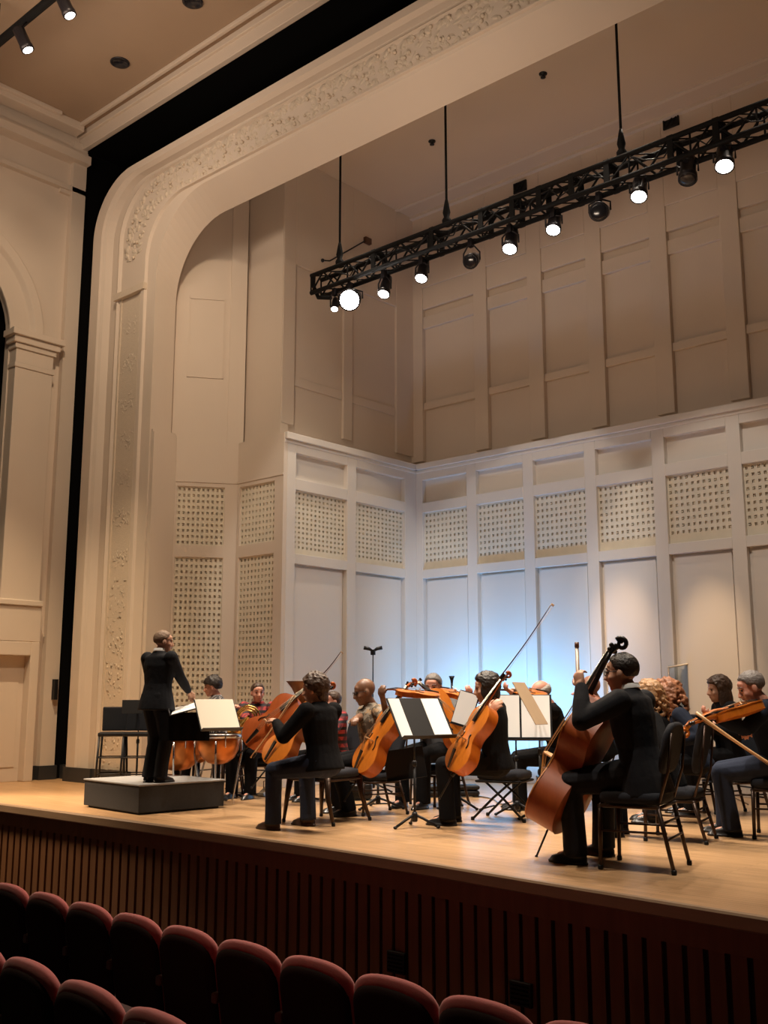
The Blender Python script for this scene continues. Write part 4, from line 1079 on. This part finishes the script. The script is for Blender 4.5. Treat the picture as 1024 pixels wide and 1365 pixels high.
    if glasses:
        q = MB()
        for sx in (-1, 1):
            q.tube([hp(sx * .031 + .021 * math.cos(a), .094 - abs(math.cos(a)) * .0, .006 + .016 * math.sin(a)) for a in [2 * PI * k / 14 for k in range(15)]], .0022 * hs, 5)
            q.tube([hp(sx * .052, .092, .012), hp(sx * .072, .06, .012), hp(sx * .080, -.005, .008)], .0022 * hs, 5)
        q.tube([hp(-.010, .095, .010), hp(.010, .095, .010)], .0022 * hs, 5); q.build('glasses', M['blackmetal'], root)
    return root
# ================================================================== THE ORCHESTRA
LEFTV = -RT                     # the way picture-left runs on the floor
def camdir(p): d = V((0 - p[0], 0 - p[1], 0)); return d.normalized()
# --- conductor
cp = fl(205, 1043, .302); cp.z = .302
d0 = 11.5
person('person in black suit conducting from the grey podium, seen from behind', tuple(cp), (-.05, 1), s=.955, hz=.93, lean=2, yaw=-28, pitch=4, hs=1.06,
       handL=dep(212, 948, 12.0), handR=dep(260, 938, 11.6), poleL=(-.15, -.5, -1), poleR=(.5, -.5, -1), nL=(0, 0, -1), nR=(0, 0, -1), curl=28,
       footL=(-.065, -.02, 0), footR=(.065, .03, 0), kneeL=(0, 1, 0), kneeR=(0, 1, 0), toes=(8, -8), skin='skin', hair='hairginger', style='crop', top='suit', legs='suit', jacket=.10, collar='white', fat=1.3, vox=.007, stand=True)
# --- cellist in jeans
orch_chair('dark padded chair with curved tapered legs under the cellist in jeans', -7.40, 7.38, -1, -.12, h=.50, style='taper', w=.58, dp=.54, back=0)
c1b = dep(354, 1016, 10.15); c1s = dep(440, 908, 10.3)
strings_instrument('cello', 'orange cello held by the cellist in dark jeans, mostly behind the arm', 'cello', 'cellos', c1b, c1s, LEFTV * .8 + camdir(c1b) * .5, .74, .42, .33, .11, endpin=.26)
pel = dep(432, 1003, 9.62)
person('person with wavy dark hair in black shirt and dark jeans playing a cello', (pel.x, pel.y, 0), (-1, -.12), s=1.06, hz=.575, lean=7, yaw=14, pitch=6,
       handL=dep(360, 966, 9.75), handR=dep(402, 960, 10.25), poleL=(-.5, .2, -.8), poleR=(.5, .2, -.9), nL=(0, 0, -1), nR=(0, 0, -1),
       footL=(-.16, .42, 0), footR=(.24, .36, 0), kneeL=(-.2, 1, .5), kneeR=(.4, 1, .5), skin='skin', hair='hairbrown', style='wavy', top='cloth', legs='jeans', shoes='brownleather', vox=.007, hs=1.1)
bow('thin dark bow pointing up above the head of the cellist in jeans', dep(420, 909, 9.9), dep(455, 868, 9.9))
# --- centre stand with two white sheets
ds = dep(561, 957, 9.45); nS = (camdir(ds) * .75 + V((0, 0, .6)) + RT * .55).normalized()
music_stand('black music stand at centre holding two white sheets, tilted', fl(553, 1103), ds, nS, V((0, 0, 1)), .60, .42, rot=R(20), pages=((-.285, -.165, -.19, .20), (.08, .275, -.19, .20)),
            plab=['narrow white sheet on the left of the tilted black centre stand', 'wider white sheet on the right of the tilted black centre stand'], r=.23)
# --- woman with cello
orch_chair('black folding chair with padded seat beside the bob-haired cellist', *fl(674, 1092)[:2], -.9, -.25, h=.47, style='fold', w=.46, dp=.48, back=0)
c3b = dep(599, 1026, 9.45); c3s = dep(672, 896, 9.45)
strings_instrument('cello', 'orange cello held by the person with the dark bob, body tilted forward', 'cello', 'cellos', c3b, c3s, LEFTV * .92 + camdir(c3b) * .36, .66, .40, .30, .11, endpin=.26, neck_len=.36)
pel = dep(662, 1010, 10.05)
person('person with dark bob haircut in black playing a cello', (pel.x, pel.y, 0), (-.90, -.42), s=1.12, hz=.53, lean=3, yaw=16, pitch=10,
       handL=dep(655, 952, 9.6), handR=dep(630, 990, 9.75), poleL=(-.8, .2, -.8), poleR=(.6, .1, -.9), nL=(.3, .2, .3), nR=(0, 0, -1),
       footL=(-.12, .40, 0), footR=(.16, .42, 0), skin='skin', hair='hairdark', style='bob', top='cloth', legs='cloth', shoes='leather', vox=.007, hs=1.05)
bow('long dark bow rising steeply from the cello of the person with the bob', dep(664, 906, 9.3), dep(736, 804, 9.2))
# --- double bass and player
bb = dep(716, 1088, 8.12); bs = dep(818, 846, 7.78)
strings_instrument('double_bass', 'large red-brown double bass leaning back on its player', 'double bass', None, bb, bs, LEFTV * .86 + camdir(bb) * -.46, 1.02, .75, .56, .23, 'bass', M['bassedge'], M['bass'], endpin=.27)
pel = dep(857, 1022, 7.66)
orch_chair('black padded chair with brown legs under the bass player', pel.x - .04, pel.y - .03, -.96, -.24, h=.53, style='pad', w=.52, dp=.46, back=.36)
person('person with slicked dark hair and glasses in black suit playing a double bass', (pel.x, pel.y, 0), (-.96, -.10), s=1.16, hz=.57, lean=8, yaw=8, pitch=4, hs=1.04, fat=1.2,
       handL=dep(771, 900, 7.62), handR=dep(742, 985, 8.35), poleL=(-.9, .25, -.9), poleR=(.8, 0, -.8), nL=(.1, 1, .0), nR=(0, 0, -1), fL=(-.35, .15, .9), curl=45,
       footL=(-.15, .40, 0), footR=(.26, .40, 0), kneeL=(-.22, 1, .5), kneeR=(.5, 1, .5), skin='skin', hair='hairdark', style='short', top='suit', legs='suit', shoes='leather', jacket=.10, collar='white', glasses=True, vox=.006)
# --- bald cellist with patterned shirt
c2b = dep(474, 1028, 10.5); c2s = dep(548, 903, 10.5)
strings_instrument('cello', 'bright orange cello leaning in front of the bald person in patterned shirt', 'cello', 'cellos', c2b, c2s, LEFTV * .9 + camdir(c2b) * .42, .74, .42, .33, .13, endpin=.3, sides=M['cello'])
pel = dep(498, 1010, 11.1)
orch_chair('black chair under the bald person in patterned shirt', pel.x, pel.y, -.4, -.9, h=.425, back=.4)
person('bald person with glasses in patterned brown shirt holding a cello', (pel.x, pel.y, 0), (-.45, -.89), s=1.08, hz=.54, lean=4, yaw=-8, pitch=14, hs=1.1,
       handL=dep(512, 929, 10.45), handR=dep(470, 962, 10.5), poleL=(-.8, -.2, -.8), poleR=(.8, -.3, -.9), nL=(0, 1, 0), nR=(0, .3, -1), skin='skindark', style='bald', top='print', legs='cloth', short=True, glasses=True, footL=(-.15, .30, 0), footR=(.17, .28, 0))
# --- grey-haired player with viola, and the cello beside
pel = dep(582, 1012, 12.0)
orch_chair('black chair under the grey-haired viola player', pel.x, pel.y, -.2, -.95, h=.425, back=.4)
person('grey-haired person playing a viola between the bald cellist and the bob-haired cellist', (pel.x, pel.y, 0), (.1, -.99), s=1.13, hz=.54, lean=2, yaw=18, pitch=10, hs=1.1,
       handL=dep(628, 930, 11.4), handR=dep(560, 955, 11.4), poleL=(-.7, .2, -.9), poleR=(.8, 0, -.8), nL=(0, 0, 1), skin='skinpink', hair='hairgrey', style='short', top='grey', legs='cloth')
va, vc = dep(586, 918, 11.55), dep(640, 932, 11.3)
strings_instrument('viola', 'orange viola held out from the chin of the grey-haired player', 'viola', 'violas and violins', va, vc, V((0, 0, 1)) - LEFTV * .2 + camdir(va) * .25, .42, .25, .2, .05, 'viola')
ca, cc = dep(632, 992, 11.2), dep(556, 905, 11.2)
strings_instrument('cello', 'orange cello half hidden behind the tilted black centre stand', 'cello', 'cellos', ca, cc, camdir(ca) * .5 + RT * .55, .74, .42, .34, .12, endpin=.12)
va, vc = dep(586, 926, 10.5), dep(512, 917, 10.5)
strings_instrument('viola', 'long orange viola lying level above the centre stand', 'viola', 'violas and violins', va, vc, V((0, 0, 1)) + camdir(va) * .15, .44, .27, .21, .05, 'viola')
# --- red plaid and monochrome shirts at the back
pel = dep(291, 963, 13.2)
orch_chair('black chair under the person in black and white shirt', pel.x, pel.y, .3, -.95, h=.58, back=.4)
person('dark-haired person in black and white patterned shirt at the back by the pierced wall', (pel.x, pel.y, 0), (-.55, -.83), s=1.0, hz=.71, lean=4, yaw=-10, pitch=10,
       handL=dep(312, 948, 12.8), handR=dep(262, 942, 12.7), skin='skinpink', hair='hairdark', style='bangs', top='mono', legs='cloth', hs=1.05)
pel = dep(345, 1000, 13.1)
orch_chair('black chair under the person in red plaid shirt', pel.x, pel.y, .6, -.8, h=.46, back=.4)
person('short-haired person in red plaid shirt looking right at the back', (pel.x, pel.y, 0), (.35, -.93), s=1.03, hz=.60, lean=6, yaw=42, pitch=4, hs=1.0,
       handL=dep(382, 952, 12.4), handR=dep(330, 965, 12.5), skin='skinpink', hair='hairbrown', style='short', top='plaid', legs='cloth')
ca, cc = dep(328, 992, 11.7), dep(424, 902, 11.7)
strings_instrument('cello', 'reddish cello tilted low in front of the person in red plaid', 'cello', 'cellos', ca, cc, camdir(ca) * .8 + LEFTV * .2 + V((0, 0, .4)), .74, .42, .34, .12, belly=M['cellored'], sides=M['cellored'], endpin=.15)
bow('pale bow lying across the reddish cello', dep(334, 1010, 11.3), dep(392, 926, 11.2), m=M['maple'], r=.008)
# --- tuba player behind the cellist
pel = dep(450, 1008, 12.6)
orch_chair('black chair under the tuba player', pel.x, pel.y, -.3, -.95, h=.425, back=.4)
person('person in dark red shirt mostly hidden behind the wavy-haired cellist', (pel.x, pel.y, 0), (-.4, -.92), s=1.0, hz=.53, lean=4, skin='skinpink', hair='hairbrown', style='short', top='plaid', legs='cloth', handL=dep(415, 955, 12.2), handR=dep(408, 965, 12.2))
tb = dep(404, 985, 12.15)
t = thing('tuba', 'brown tuba with wide bell pointing up behind the wavy-haired cellist', 'tuba', tuple(tb))
up = dep(402, 909, 12.15) - tb
h_ = up.length
b = MB(); b.lathe([(.20, h_), (.205, h_ + .008), (.19, h_ - .01), (.14, h_ - .07), (.10, h_ - .15), (.07, h_ - .3), (.055, h_ - .45), (.05, .12)], (0, 0, 0), 28, None, False); b.build('bell', M['bronze'], t)
b = MB()
for k, rr in enumerate((.16, .12)): b.tube([(.07 + rr * math.cos(a) - .03, .03 * k, .22 + .24 * math.sin(a)) for a in [2 * PI * q / 24 for q in range(25)]], .026 - .006 * k, 8)
b.tube([(0, 0, .14), (.03, 0, .02), (.12, 0, -.02), (.2, 0, .06)], [.05, .045, .035, .03], 10)
b.build('tubing', M['brass'], t)
for k in range(3):
    b = MB(); b.tube([(.02 + .05 * k, -.07, .16), (.02 + .05 * k, -.07, .36)], .02, 10); b.tube([(.02 + .05 * k, -.07, .36), (.02 + .05 * k, -.07, .41)], .007, 6); b.build('valve', M['brass'], t)
# --- violinist with bare head, second bare head
pel = dep(748, 998, 11.5)
orch_chair('black chair under the bald violinist', pel.x, pel.y, -.6, -.8, h=.425, back=.4)
person('bald person with white side hair leaning over a violin beside the tan folder', (pel.x, pel.y, 0), (-.80, -.6), s=1.08, hz=.54, lean=12, yaw=22, pitch=30, hs=1.15,
       handL=dep(676, 921, 11.0), handR=dep(705, 950, 10.9), nL=(0, 0, 1), skin='skinpink', hair='hairwhite', style='rim', top='cloth', legs='cloth', glasses=True)
va, vc = dep(728, 924, 11.15), dep(655, 918, 11.0)
strings_instrument('violin', 'orange violin pointing from the bald violinist towards the dark bob', 'violin', 'violas and violins', va, vc, V((0, 0, 1)) + camdir(va) * .35, .40, .23, .18, .045, 'viola')
pel = dep(803, 1008, 12.0)
orch_chair('black chair under the bald person behind the neck of the double bass', pel.x, pel.y, -.5, -.8, h=.425, back=.4)
person('bald person mostly hidden behind the neck of the double bass', (pel.x, pel.y, 0), (-.7, -.7), s=1.1, hz=.56, lean=6, yaw=0, pitch=8, hs=1.1, skin='skinpink', style='bald', top='cloth', legs='cloth', handL=dep(772, 930, 11.5), handR=dep(770, 950, 11.5))
t = thing('bassoon', 'slim grey-brown bassoon top sticking up above the bass player hand', 'bassoon', tuple(dep(774, 1000, 10.95)))
b = MB(); e_ = dep(769, 856, 10.95) - V(t.location); b.tube([(0, 0, 0), e_ * .95], [.028, .019], 12); b.build('long_joint', M['reed'], t)
b = MB(); b.tube([e_ * .95, e_], [.024, .022], 12); b.build('bell_ring', M['wooddark'], t)
b = MB(); b.tube([(.03, -.02, .2), (.03, -.02, .75)], .006, 6)
for k in range(6): b.ell((.033, -.03, .25 + k * .09), (.014, .006, .014), n=8, m=6)
b.build('keywork', M['chrome'], t)
# --- group behind the bass player
pel = dep(886, 1008, 9.2)
orch_chair('black chair with upright padded back right behind the bass player chair', pel.x + .1, pel.y - .05, -.8, -.2, h=.43, back=.5)
person('person with sandy blond curls in long black coat sitting directly behind the bass player', (pel.x, pel.y, 0), (-.85, -.3), s=1.02, hz=.545, lean=8, yaw=-20, pitch=8, hs=1.05, skin='skin', hair='hairblond', style='curly', top='cloth', legs='cloth', jacket=.08, handL=dep(860, 975, 9.0), handR=dep(858, 970, 9.6))
pel = dep(928, 1010, 10.3)
orch_chair('black chair with rounded padded back turned to the audience', *fl(912, 1082)[:2], -.75, .62, h=.47, back=.42)
person('person with auburn curls in blue shirt bending forward behind the rounded chair back', (pel.x, pel.y, 0), (-.8, -.5), s=1.06, hz=.55, lean=20, yaw=-10, pitch=14, hs=1.08, skin='skinpink', hair='hairred', style='curly', top='navy', legs='cloth', handL=dep(893, 1000, 10.0), handR=dep(905, 1000, 10.3))
pel = dep(974, 1008, 11.0)
orch_chair('black chair under the smiling person with brown fringe', pel.x, pel.y, -.5, -.8, h=.425, back=.4)
person('smiling person with long brown hair and fringe in dark top', (pel.x, pel.y, 0), (-.75, -.65), s=1.1, hz=.54, lean=4, yaw=6, pitch=6, hs=1.05, skin='skin', hair='hairbrown', style='long', top='cloth', legs='cloth', handL=dep(940, 975, 10.6), handR=dep(950, 970, 10.8))
# --- player at the right edge
pel = dep(1036, 1020, 9.25)
orch_chair('dark padded chair at the right picture edge under the viola player', pel.x + .02, pel.y + .0, -.92, -.3, h=.50, style='pad', w=.50, dp=.48, back=.5)
person('person with grey-streaked short hair in navy playing a large viola at the right picture edge', (pel.x, pel.y, 0), (-.93, -.36), s=1.1, hz=.56, lean=10, yaw=14, pitch=22, hs=1.1,
       handL=dep(945, 958, 8.85), handR=dep(990, 982, 8.8), poleL=(-.6, .1, -.9), poleR=(.5, .2, -1), nL=(0, 0, 1), nR=(0, .2, -1), footL=(-.10, .36, 0), footR=(.12, .42, 0), skin='skinpink', hair='hairgrey', style='short', top='navy', legs='jeans', vox=.007)
va, vc = dep(1012, 936, 8.95), dep(905, 966, 8.75)
strings_instrument('viola', 'large golden viola held level by the player at the right edge', 'viola', 'violas and violins', va, vc, V((0, 0, 1)) - camdir(va) * .3, .44, .29, .24, .07, 'viola', belly=M['spruce'], sides=M['spruce'], nk=2.3, fbm='spruce')
bow('pale thick bow slanting down from the golden viola', dep(928, 950, 8.7), dep(1040, 1026, 8.5), m=M['maple'], r=.015)
# --- stands, shield, percussion
ds = dep(694, 956, 10.5)
music_stand('wide music stand with large white pages behind the bob-haired cellist', fl(690, 1086), ds, camdir(ds) + V((0, 0, .25)), V((0, 0, 1)), .62, .46, pages=((-.29, -.01, -.20, .22), (.01, .29, -.20, .22)), plab=['large white page nearer the bob-haired cellist', 'large white page half covered by the tan folder'])
ds = dep(707, 937, 9.9)
music_stand('slanted tan music stand desk in front of the large white pages', fl(722, 1092), ds, camdir(ds) * .5 + RT * .7 + V((0, 0, .5)), V((0, 0, 1)), .23, .46, m=M['folder'], lip=False)
ds = dep(620, 945, 10.9)
music_stand('music stand with slanting white page beside the face of the bob-haired cellist', fl(612, 1078), ds, camdir(ds) * .9 - RT * .5 + V((0, 0, .2)), V((0, 0, 1)) + RT * .3, .24, .36, pages=((-.11, .11, -.16, .17),), plab=['slanting white page left of the dark bob'])
# conductor desk
ds = dep(251, 943, 11.2)
music_stand('wide black conductor stand with nearly flat desk', fl(245, 1062), ds, V((0, 0, 1)) - V((.62, .78, 0)) * .28 + camdir(ds) * .1, V((.62, .78, 0)), .62, .38, pages=((-.29, -.01, -.17, .17), (.01, .29, -.17, .17)), plab=['open score page on the conductor stand, side nearest the conductor', 'open score page on the conductor stand, side away from the conductor'])
b = MB(); pz = ds.z
o = thing('stand_drape', 'black cloth panel hanging below the conductor stand', 'cloth', tuple(ds))
T = frame((0, 0, 0), RT, -FW, V((0, 0, 1)))
rows_ = [[T @ V((-.26 + .52 * k / 16 , .17 + .012 * math.sin(k * 1.7) + (.01 if s_ else 0), z)) for k in range(17)] for s_, z in ((0, -.05), (0, -.34))]
b.rings(rows_, False, False, True); b.rings([[p + V((0, .006, 0)) for p in r] for r in rows_], False, False, True)
b.build('cloth_panel', M['cloth'], o)
ds = dep(290, 953, 10.6)
music_stand('music stand with a broad cream score facing the audience beside the podium', fl(284, 1066), ds, camdir(ds) * .8 + RT * .42 + V((0, 0, .6)), V((0, 0, 1)), .44, .36, pages=((-.21, .21, -.16, .18),), plab=['broad cream score sheet beside the podium'], pm=M['paperprint'])
# kettledrums
def kettledrum(lb, px, py, d, r, tilt=0, z0=None):
    p = dep(px, py, d)
    t = thing('kettledrum', lb, 'drum', (p.x, p.y, 0), 0, 'copper kettledrums'); zc = p.z + r * .5
    b = MB(); b.lathe([(.05, zc - r * 1.25), (r * .45, zc - r * 1.18), (r * .75, zc - r * .95), (r * .93, zc - r * .6), (r, zc - r * .2), (r, zc)], (0, 0, 0), 32, None, True); b.build('kettle', M['copper'], t)
    b = MB(); b.lathe([(r * 1.01, zc - .02), (r * 1.06, zc - .02), (r * 1.06, zc + .02), (r * 1.01, zc + .025)], (0, 0, 0), 32, None, False); b.build('hoop', M['chrome'], t)
    b = MB(); b.lathe([(r * 1.02, zc + .012), (r * .6, zc + .016), (.001, zc + .017)], (0, 0, 0), 32, None, False); b.build('drum_head', M['drumskin'], t)
    for k in range(4):
        a = PI / 4 + k * PI / 2; b = MB()
        b.tube([(r * 1.05 * math.cos(a), r * 1.05 * math.sin(a), zc - .05), (r * 1.05 * math.cos(a), r * 1.05 * math.sin(a), zc - r * .8), (r * .7 * math.cos(a), r * .7 * math.sin(a), .06), (r * .75 * math.cos(a), r * .75 * math.sin(a), .012)], .012, 8); b.build('leg', M['chrome'], t)
        b = MB(); b.tube([(r * 1.08 * math.cos(a + .4), r * 1.08 * math.sin(a + .4), zc + .07), (r * 1.08 * math.cos(a + .4), r * 1.08 * math.sin(a + .4), zc - .12)], .006, 6); b.tube([(r * 1.08 * math.cos(a + .4) - .02, r * 1.08 * math.sin(a + .4), zc + .07), (r * 1.08 * math.cos(a + .4) + .02, r * 1.08 * math.sin(a + .4), zc + .07)], .006, 6); b.build('tuning_screw', M['chrome'], t)
    b = MB(); b.tube([(0, 0, zc - r * 1.2), (0, 0, .08)], .03, 10); b.lathe([(r * .5, .05), (r * .5, .07), (.04, .1)], (0, 0, 0), 20); b.build('stand_post', M['blackmetal'], t)
    return t
kettledrum('copper kettledrum right beside the conductor legs', 237, 1000, 12.4, .31)
kettledrum('copper kettledrum below the broad cream score', 291, 996, 12.0, .25)
kettledrum('dark copper kettledrum between the other two, farther back', 264, 1000, 13.0, .2)
# tall stools behind the podium
for px, lb in ((151, 'tall black stool with low back, left of the black stand behind the podium'), (183, 'tall black stool with low back, just left of the conductor')):
    p = dep(px, 978, 13.3); t = thing('tall_stool', lb, 'stool', (p.x, p.y, 0), face(.6, -.5), 'tall stools behind the podium'); z = p.z
    b = MB(); b.box((-.17, -.17, z - .03), (.17, .17, z + .02)); b.build('seat', M['plastic'], t, .015)
    b = MB(); b.box((-.16, -.20, z + .03), (.16, -.17, z + .33)); b.build('backrest', M['uphol'], t, .02)
    for sx in (-1, 1):
        for sy in (-1, 1):
            b = MB(); b.tube([(sx * .15, sy * .15, z - .02), (sx * .18, sy * .18, .0)], .014, 8); b.build('leg', M['blackmetal'], t)
    b = MB()
    for z_ in (.25, .45): b.tube([(-.17, -.17, z_), (.17, -.17, z_), (.17, .17, z_), (-.17, .17, z_), (-.17, -.17, z_)], .008, 6)
    b.build('foot_ring', M['blackmetal'], t)
ds = dep(176, 942, 13.1)
music_stand('plain black music stand behind the podium beside the tall stools', fl(181, 1056), ds, camdir(ds) + V((0, 0, .2)), V((0, 0, 1)), .24, .17, lip=False)
# microphone stand
p = fl(497, 1056); top = dep(498, 868, (V((p.x, p.y, 0))).dot(FW))
t = thing('microphone_stand', 'tall slim microphone stand with paired black microphones above the bald cellist', 'microphone stand', (p.x, p.y, 0))
tripod(t, top.z, .25, None, .4, .011)
for sx in (-1, 1):
    b = MB(); b.tube([(0, 0, top.z), RT * sx * .05 + V((0, 0, top.z + .03)), RT * sx * .12 + V((0, 0, top.z + .045))], [.012, .022, .026], 10); b.build('microphone', M['plastic'], t)
b = MB(); b.box((-.03, -.02, top.z - .05), (.03, .02, top.z + .02)); b.build('shock_mount', M['plastic'], t, .008)
# black pole stand, acoustic shield and slim frame on the right
p = fl(921, 1058); z1 = dep(921, 935, 10.9).z; z2 = dep(921, 877, 10.9).z
t = thing('acoustic_shield', 'clear acoustic shield with pale top edge behind the auburn curls', 'acoustic shield', (p.x, p.y, 0))
T = frame((0, 0, 0), RT, -FW, V((0, 0, 1)))
b = MB(); b.box((-.20, -.004, z1 - .1), (.21, .004, z2), T); b.build('panel', M['blueglass'], t)
b = MB(); b.tube([T @ V((-.215, 0, z2 - .03)), T @ V((.225, 0, z2 + .045))], .012, 8); b.build('top_edge', M['whiteframe'], t)
b = MB(); b.tube([T @ V((-.205, 0, z1 - .1)), T @ V((-.205, 0, z2 - .02))], .012, 8); b.tube([T @ V((-.205, 0, z1 - .1)), T @ V((.21, 0, z1 - .1))], .01, 8); b.build('side_frame', M['reed'], t)
tripod(t, z1 - .08, .25, None, .2)
p = fl(968, 1074); za = dep(968, 899, 10.6).z
t = thing('wire_stand', 'thin bent metal stand beside the smiling person with fringe', 'stand', (p.x, p.y, 0))
b = MB(); b.tube([T @ V((.05, 0, .1)), T @ V((.06, 0, za - .02)), T @ V((.05, 0, za)), T @ V((-.14, 0, za - .03))], .007, 8); b.build('rod', M['reed'], t)
b = MB()
for k in range(3): b.tube([T @ V((.05, 0, .11)), T @ V((.05 + .2 * math.cos(k * 2.1), .2 * math.sin(k * 2.1), .012))], .008, 6)
b.build('base', M['reed'], t)
# dark upright woodwind on a peg, black cases, cables and pedals in the middle of the floor
p = fl(604, 1050)
t = thing('clarinet', 'slim dark clarinet standing on a peg, its bell above the viola', 'clarinet', (p.x, p.y, 0))
dd = V((p.x, p.y, 0)).dot(FW); zt = dep(603, 901, dd).z
b = MB(); b.tube([(0, 0, zt - .62), (0, 0, zt - .1)], [.014, .016], 12); b.build('joint', M['ebony'], t)
b = MB(); b.lathe([(.016, zt - .1), (.02, zt - .06), (.042, zt), (.036, zt), (.012, zt - .06)], (0, 0, 0), 16, None, False); b.build('bell', M['ebony'], t)
b = MB()
for k in range(8): b.ell((.016, -.014, zt - .56 + .055 * k), (.009, .005, .009), n=8, m=6)
b.tube([(.02, -.01, zt - .58), (.02, -.01, zt - .14)], .0035, 5); b.build('keywork', M['chrome'], t)
b = MB(); b.tube([(0, 0, .02), (0, 0, zt - .6)], .008, 8); b.lathe([(.13, 0), (.13, .015), (.02, .03)], (0, 0, 0), 20); b.build('peg_stand', M['blackmetal'], t)
def case(lb, px, py, w_, d_, h_, rz, m):
    p = fl(px, py); t = thing('instrument_case', lb, 'instrument case', (p.x, p.y, 0), rz, 'black cases on the stage floor')
    b = MB(); b.box((-w_ / 2, -d_ / 2, .01), (w_ / 2, d_ / 2, h_ * .6)); b.build('case_base', m, t, .04, seg=4)
    b = MB(); b.box((-w_ / 2, -d_ / 2, h_ * .6 + .003), (w_ / 2, d_ / 2, h_)); b.build('case_lid', m, t, .04, seg=4)
    b = MB(); b.tube([(-.07, -d_ / 2, h_ * .5), (-.06, -d_ / 2 - .035, h_ * .5), (.06, -d_ / 2 - .035, h_ * .5), (.07, -d_ / 2, h_ * .5)], .009, 6); b.build('handle', M['leather'], t)
case('rounded black case standing on the floor below the bright orange cello', 476, 1066, .36, .24, .34, .7, M['plastic'])
case('low black case on the floor behind the centre music stand', 600, 1062, .7, .26, .14, .8, M['plastic'])
ds = dep(540, 1018, 10.6)
music_stand('low dark music stand with folded desk behind the centre stand', fl(504, 1078), ds, camdir(ds) + V((0, 0, .1)), V((0, 0, 1)) - RT * .15, .40, .30, rot=.5, r=.28)
for i, (pts, m, lb) in enumerate((
    ([(395, 1058), (430, 1066), (470, 1074), (520, 1072), (560, 1064)], 'blackmetal', 'black cable lying across the floor behind the chair of the cellist in jeans'),
    ([(300, 1052), (325, 1062), (350, 1058), (372, 1066)], 'blackmetal', 'black cable on the floor right of the podium'),
    ([(590, 1066), (640, 1062), (670, 1072), (700, 1078), (730, 1074)], 'chrome', 'pale cable loop on the floor behind the folding chair'))):
    b = MB(); q = [fl(*p) for p in pts]; fine = []
    for a_, c_ in zip(q[:-1], q[1:]):
        for k in range(6): fine.append(a_.lerp(c_, k / 6) + V((0, .05 * math.sin((len(fine)) * .9), .009)))
    b.tube(fine, .009, 6); o = b.build('cable', M[m], None); tag(o, lb, 'cable', 'cables on the stage floor')
for px, py, lb in ((322, 1058, 'small chrome drum pedal on the floor beside the podium'), (352, 1060, 'small chrome drum pedal under the reddish cello')):
    p = fl(px, py); t = thing('drum_pedal', lb, 'pedal', (p.x, p.y, 0), .5, 'chrome pedals')
    b = MB(); b.box((-.05, -.15, 0), (.05, .15, .015)); b.build('base_plate', M['chrome'], t, .004)
    b = MB(); b.box((-.04, -.13, .0), (.04, .13, .012), Matrix.Translation((0, -.0, .05)) @ Matrix.Rotation(.25, 4, 'X')); b.build('footboard', M['chrome'], t, .004)
    b = MB(); b.tube([(-.05, .12, .01), (-.05, .12, .16), (.05, .12, .16), (.05, .12, .01)], .008, 6); b.tube([(0, .12, .16), (0, .05, .32)], .006, 6); b.ell((0, .05, .33), .028, n=10, m=8); b.build('beater_frame', M['chrome'], t)

# wooden stool by the kettledrums and a horn on the lap of the player in red plaid
p = fl(303, 1060)
t = thing('wooden_stool', 'brown wooden stool with slim legs standing right of the podium', 'stool', (p.x, p.y, 0), .4)
b = MB(); b.lathe([(.001, .43), (.19, .43), (.205, .44), (.205, .46), (.19, .468), (.001, .47)], (0, 0, 0), 28); b.build('seat', M['cellored'], t)
for k in range(4):
    a = PI / 4 + k * PI / 2; b = MB(); b.tube([(.13 * math.cos(a), .13 * math.sin(a), .432), (.2 * math.cos(a), .2 * math.sin(a), .0)], [.016, .013], 8); b.build('leg', M['wooddark'], t)
b = MB()
for k in range(4):
    a, c_ = PI / 4 + k * PI / 2, PI / 4 + (k + 1) * PI / 2; b.tube([(.172 * math.cos(a), .172 * math.sin(a), .17), (.172 * math.cos(c_), .172 * math.sin(c_), .17)], .009, 6)
b.build('stretcher', M['wooddark'], t)
p = dep(330, 958, 12.45)
t = thing('french_horn', 'shiny coiled horn resting on the lap of the person in red plaid', 'horn', tuple(p), face(.5, -.85))
b = MB()
for k, rr in enumerate((.15, .125, .10)): b.tube([(rr * math.cos(a), .02 * k - .02, rr * math.sin(a)) for a in [2 * PI * q / 28 for q in range(29)]], .011, 8)
b.build('coil', M['brass'], t)
b = MB(); T = lookm((0, 0, 0), (.6, -.6, -.5)).to_3x3()
b.lathe([(.15, -.16), (.152, -.155), (.11, -.10), (.065, -.04), (.03, .05), (.014, .16)], (.05, 0, -.05), 24, T, False); b.build('bell', M['brass'], t)
b = MB(); b.tube([(.14, 0, .05), (.2, -.02, .16), (.21, -.02, .2)], [.008, .006, .009], 8); b.build('leadpipe', M['chrome'], t)
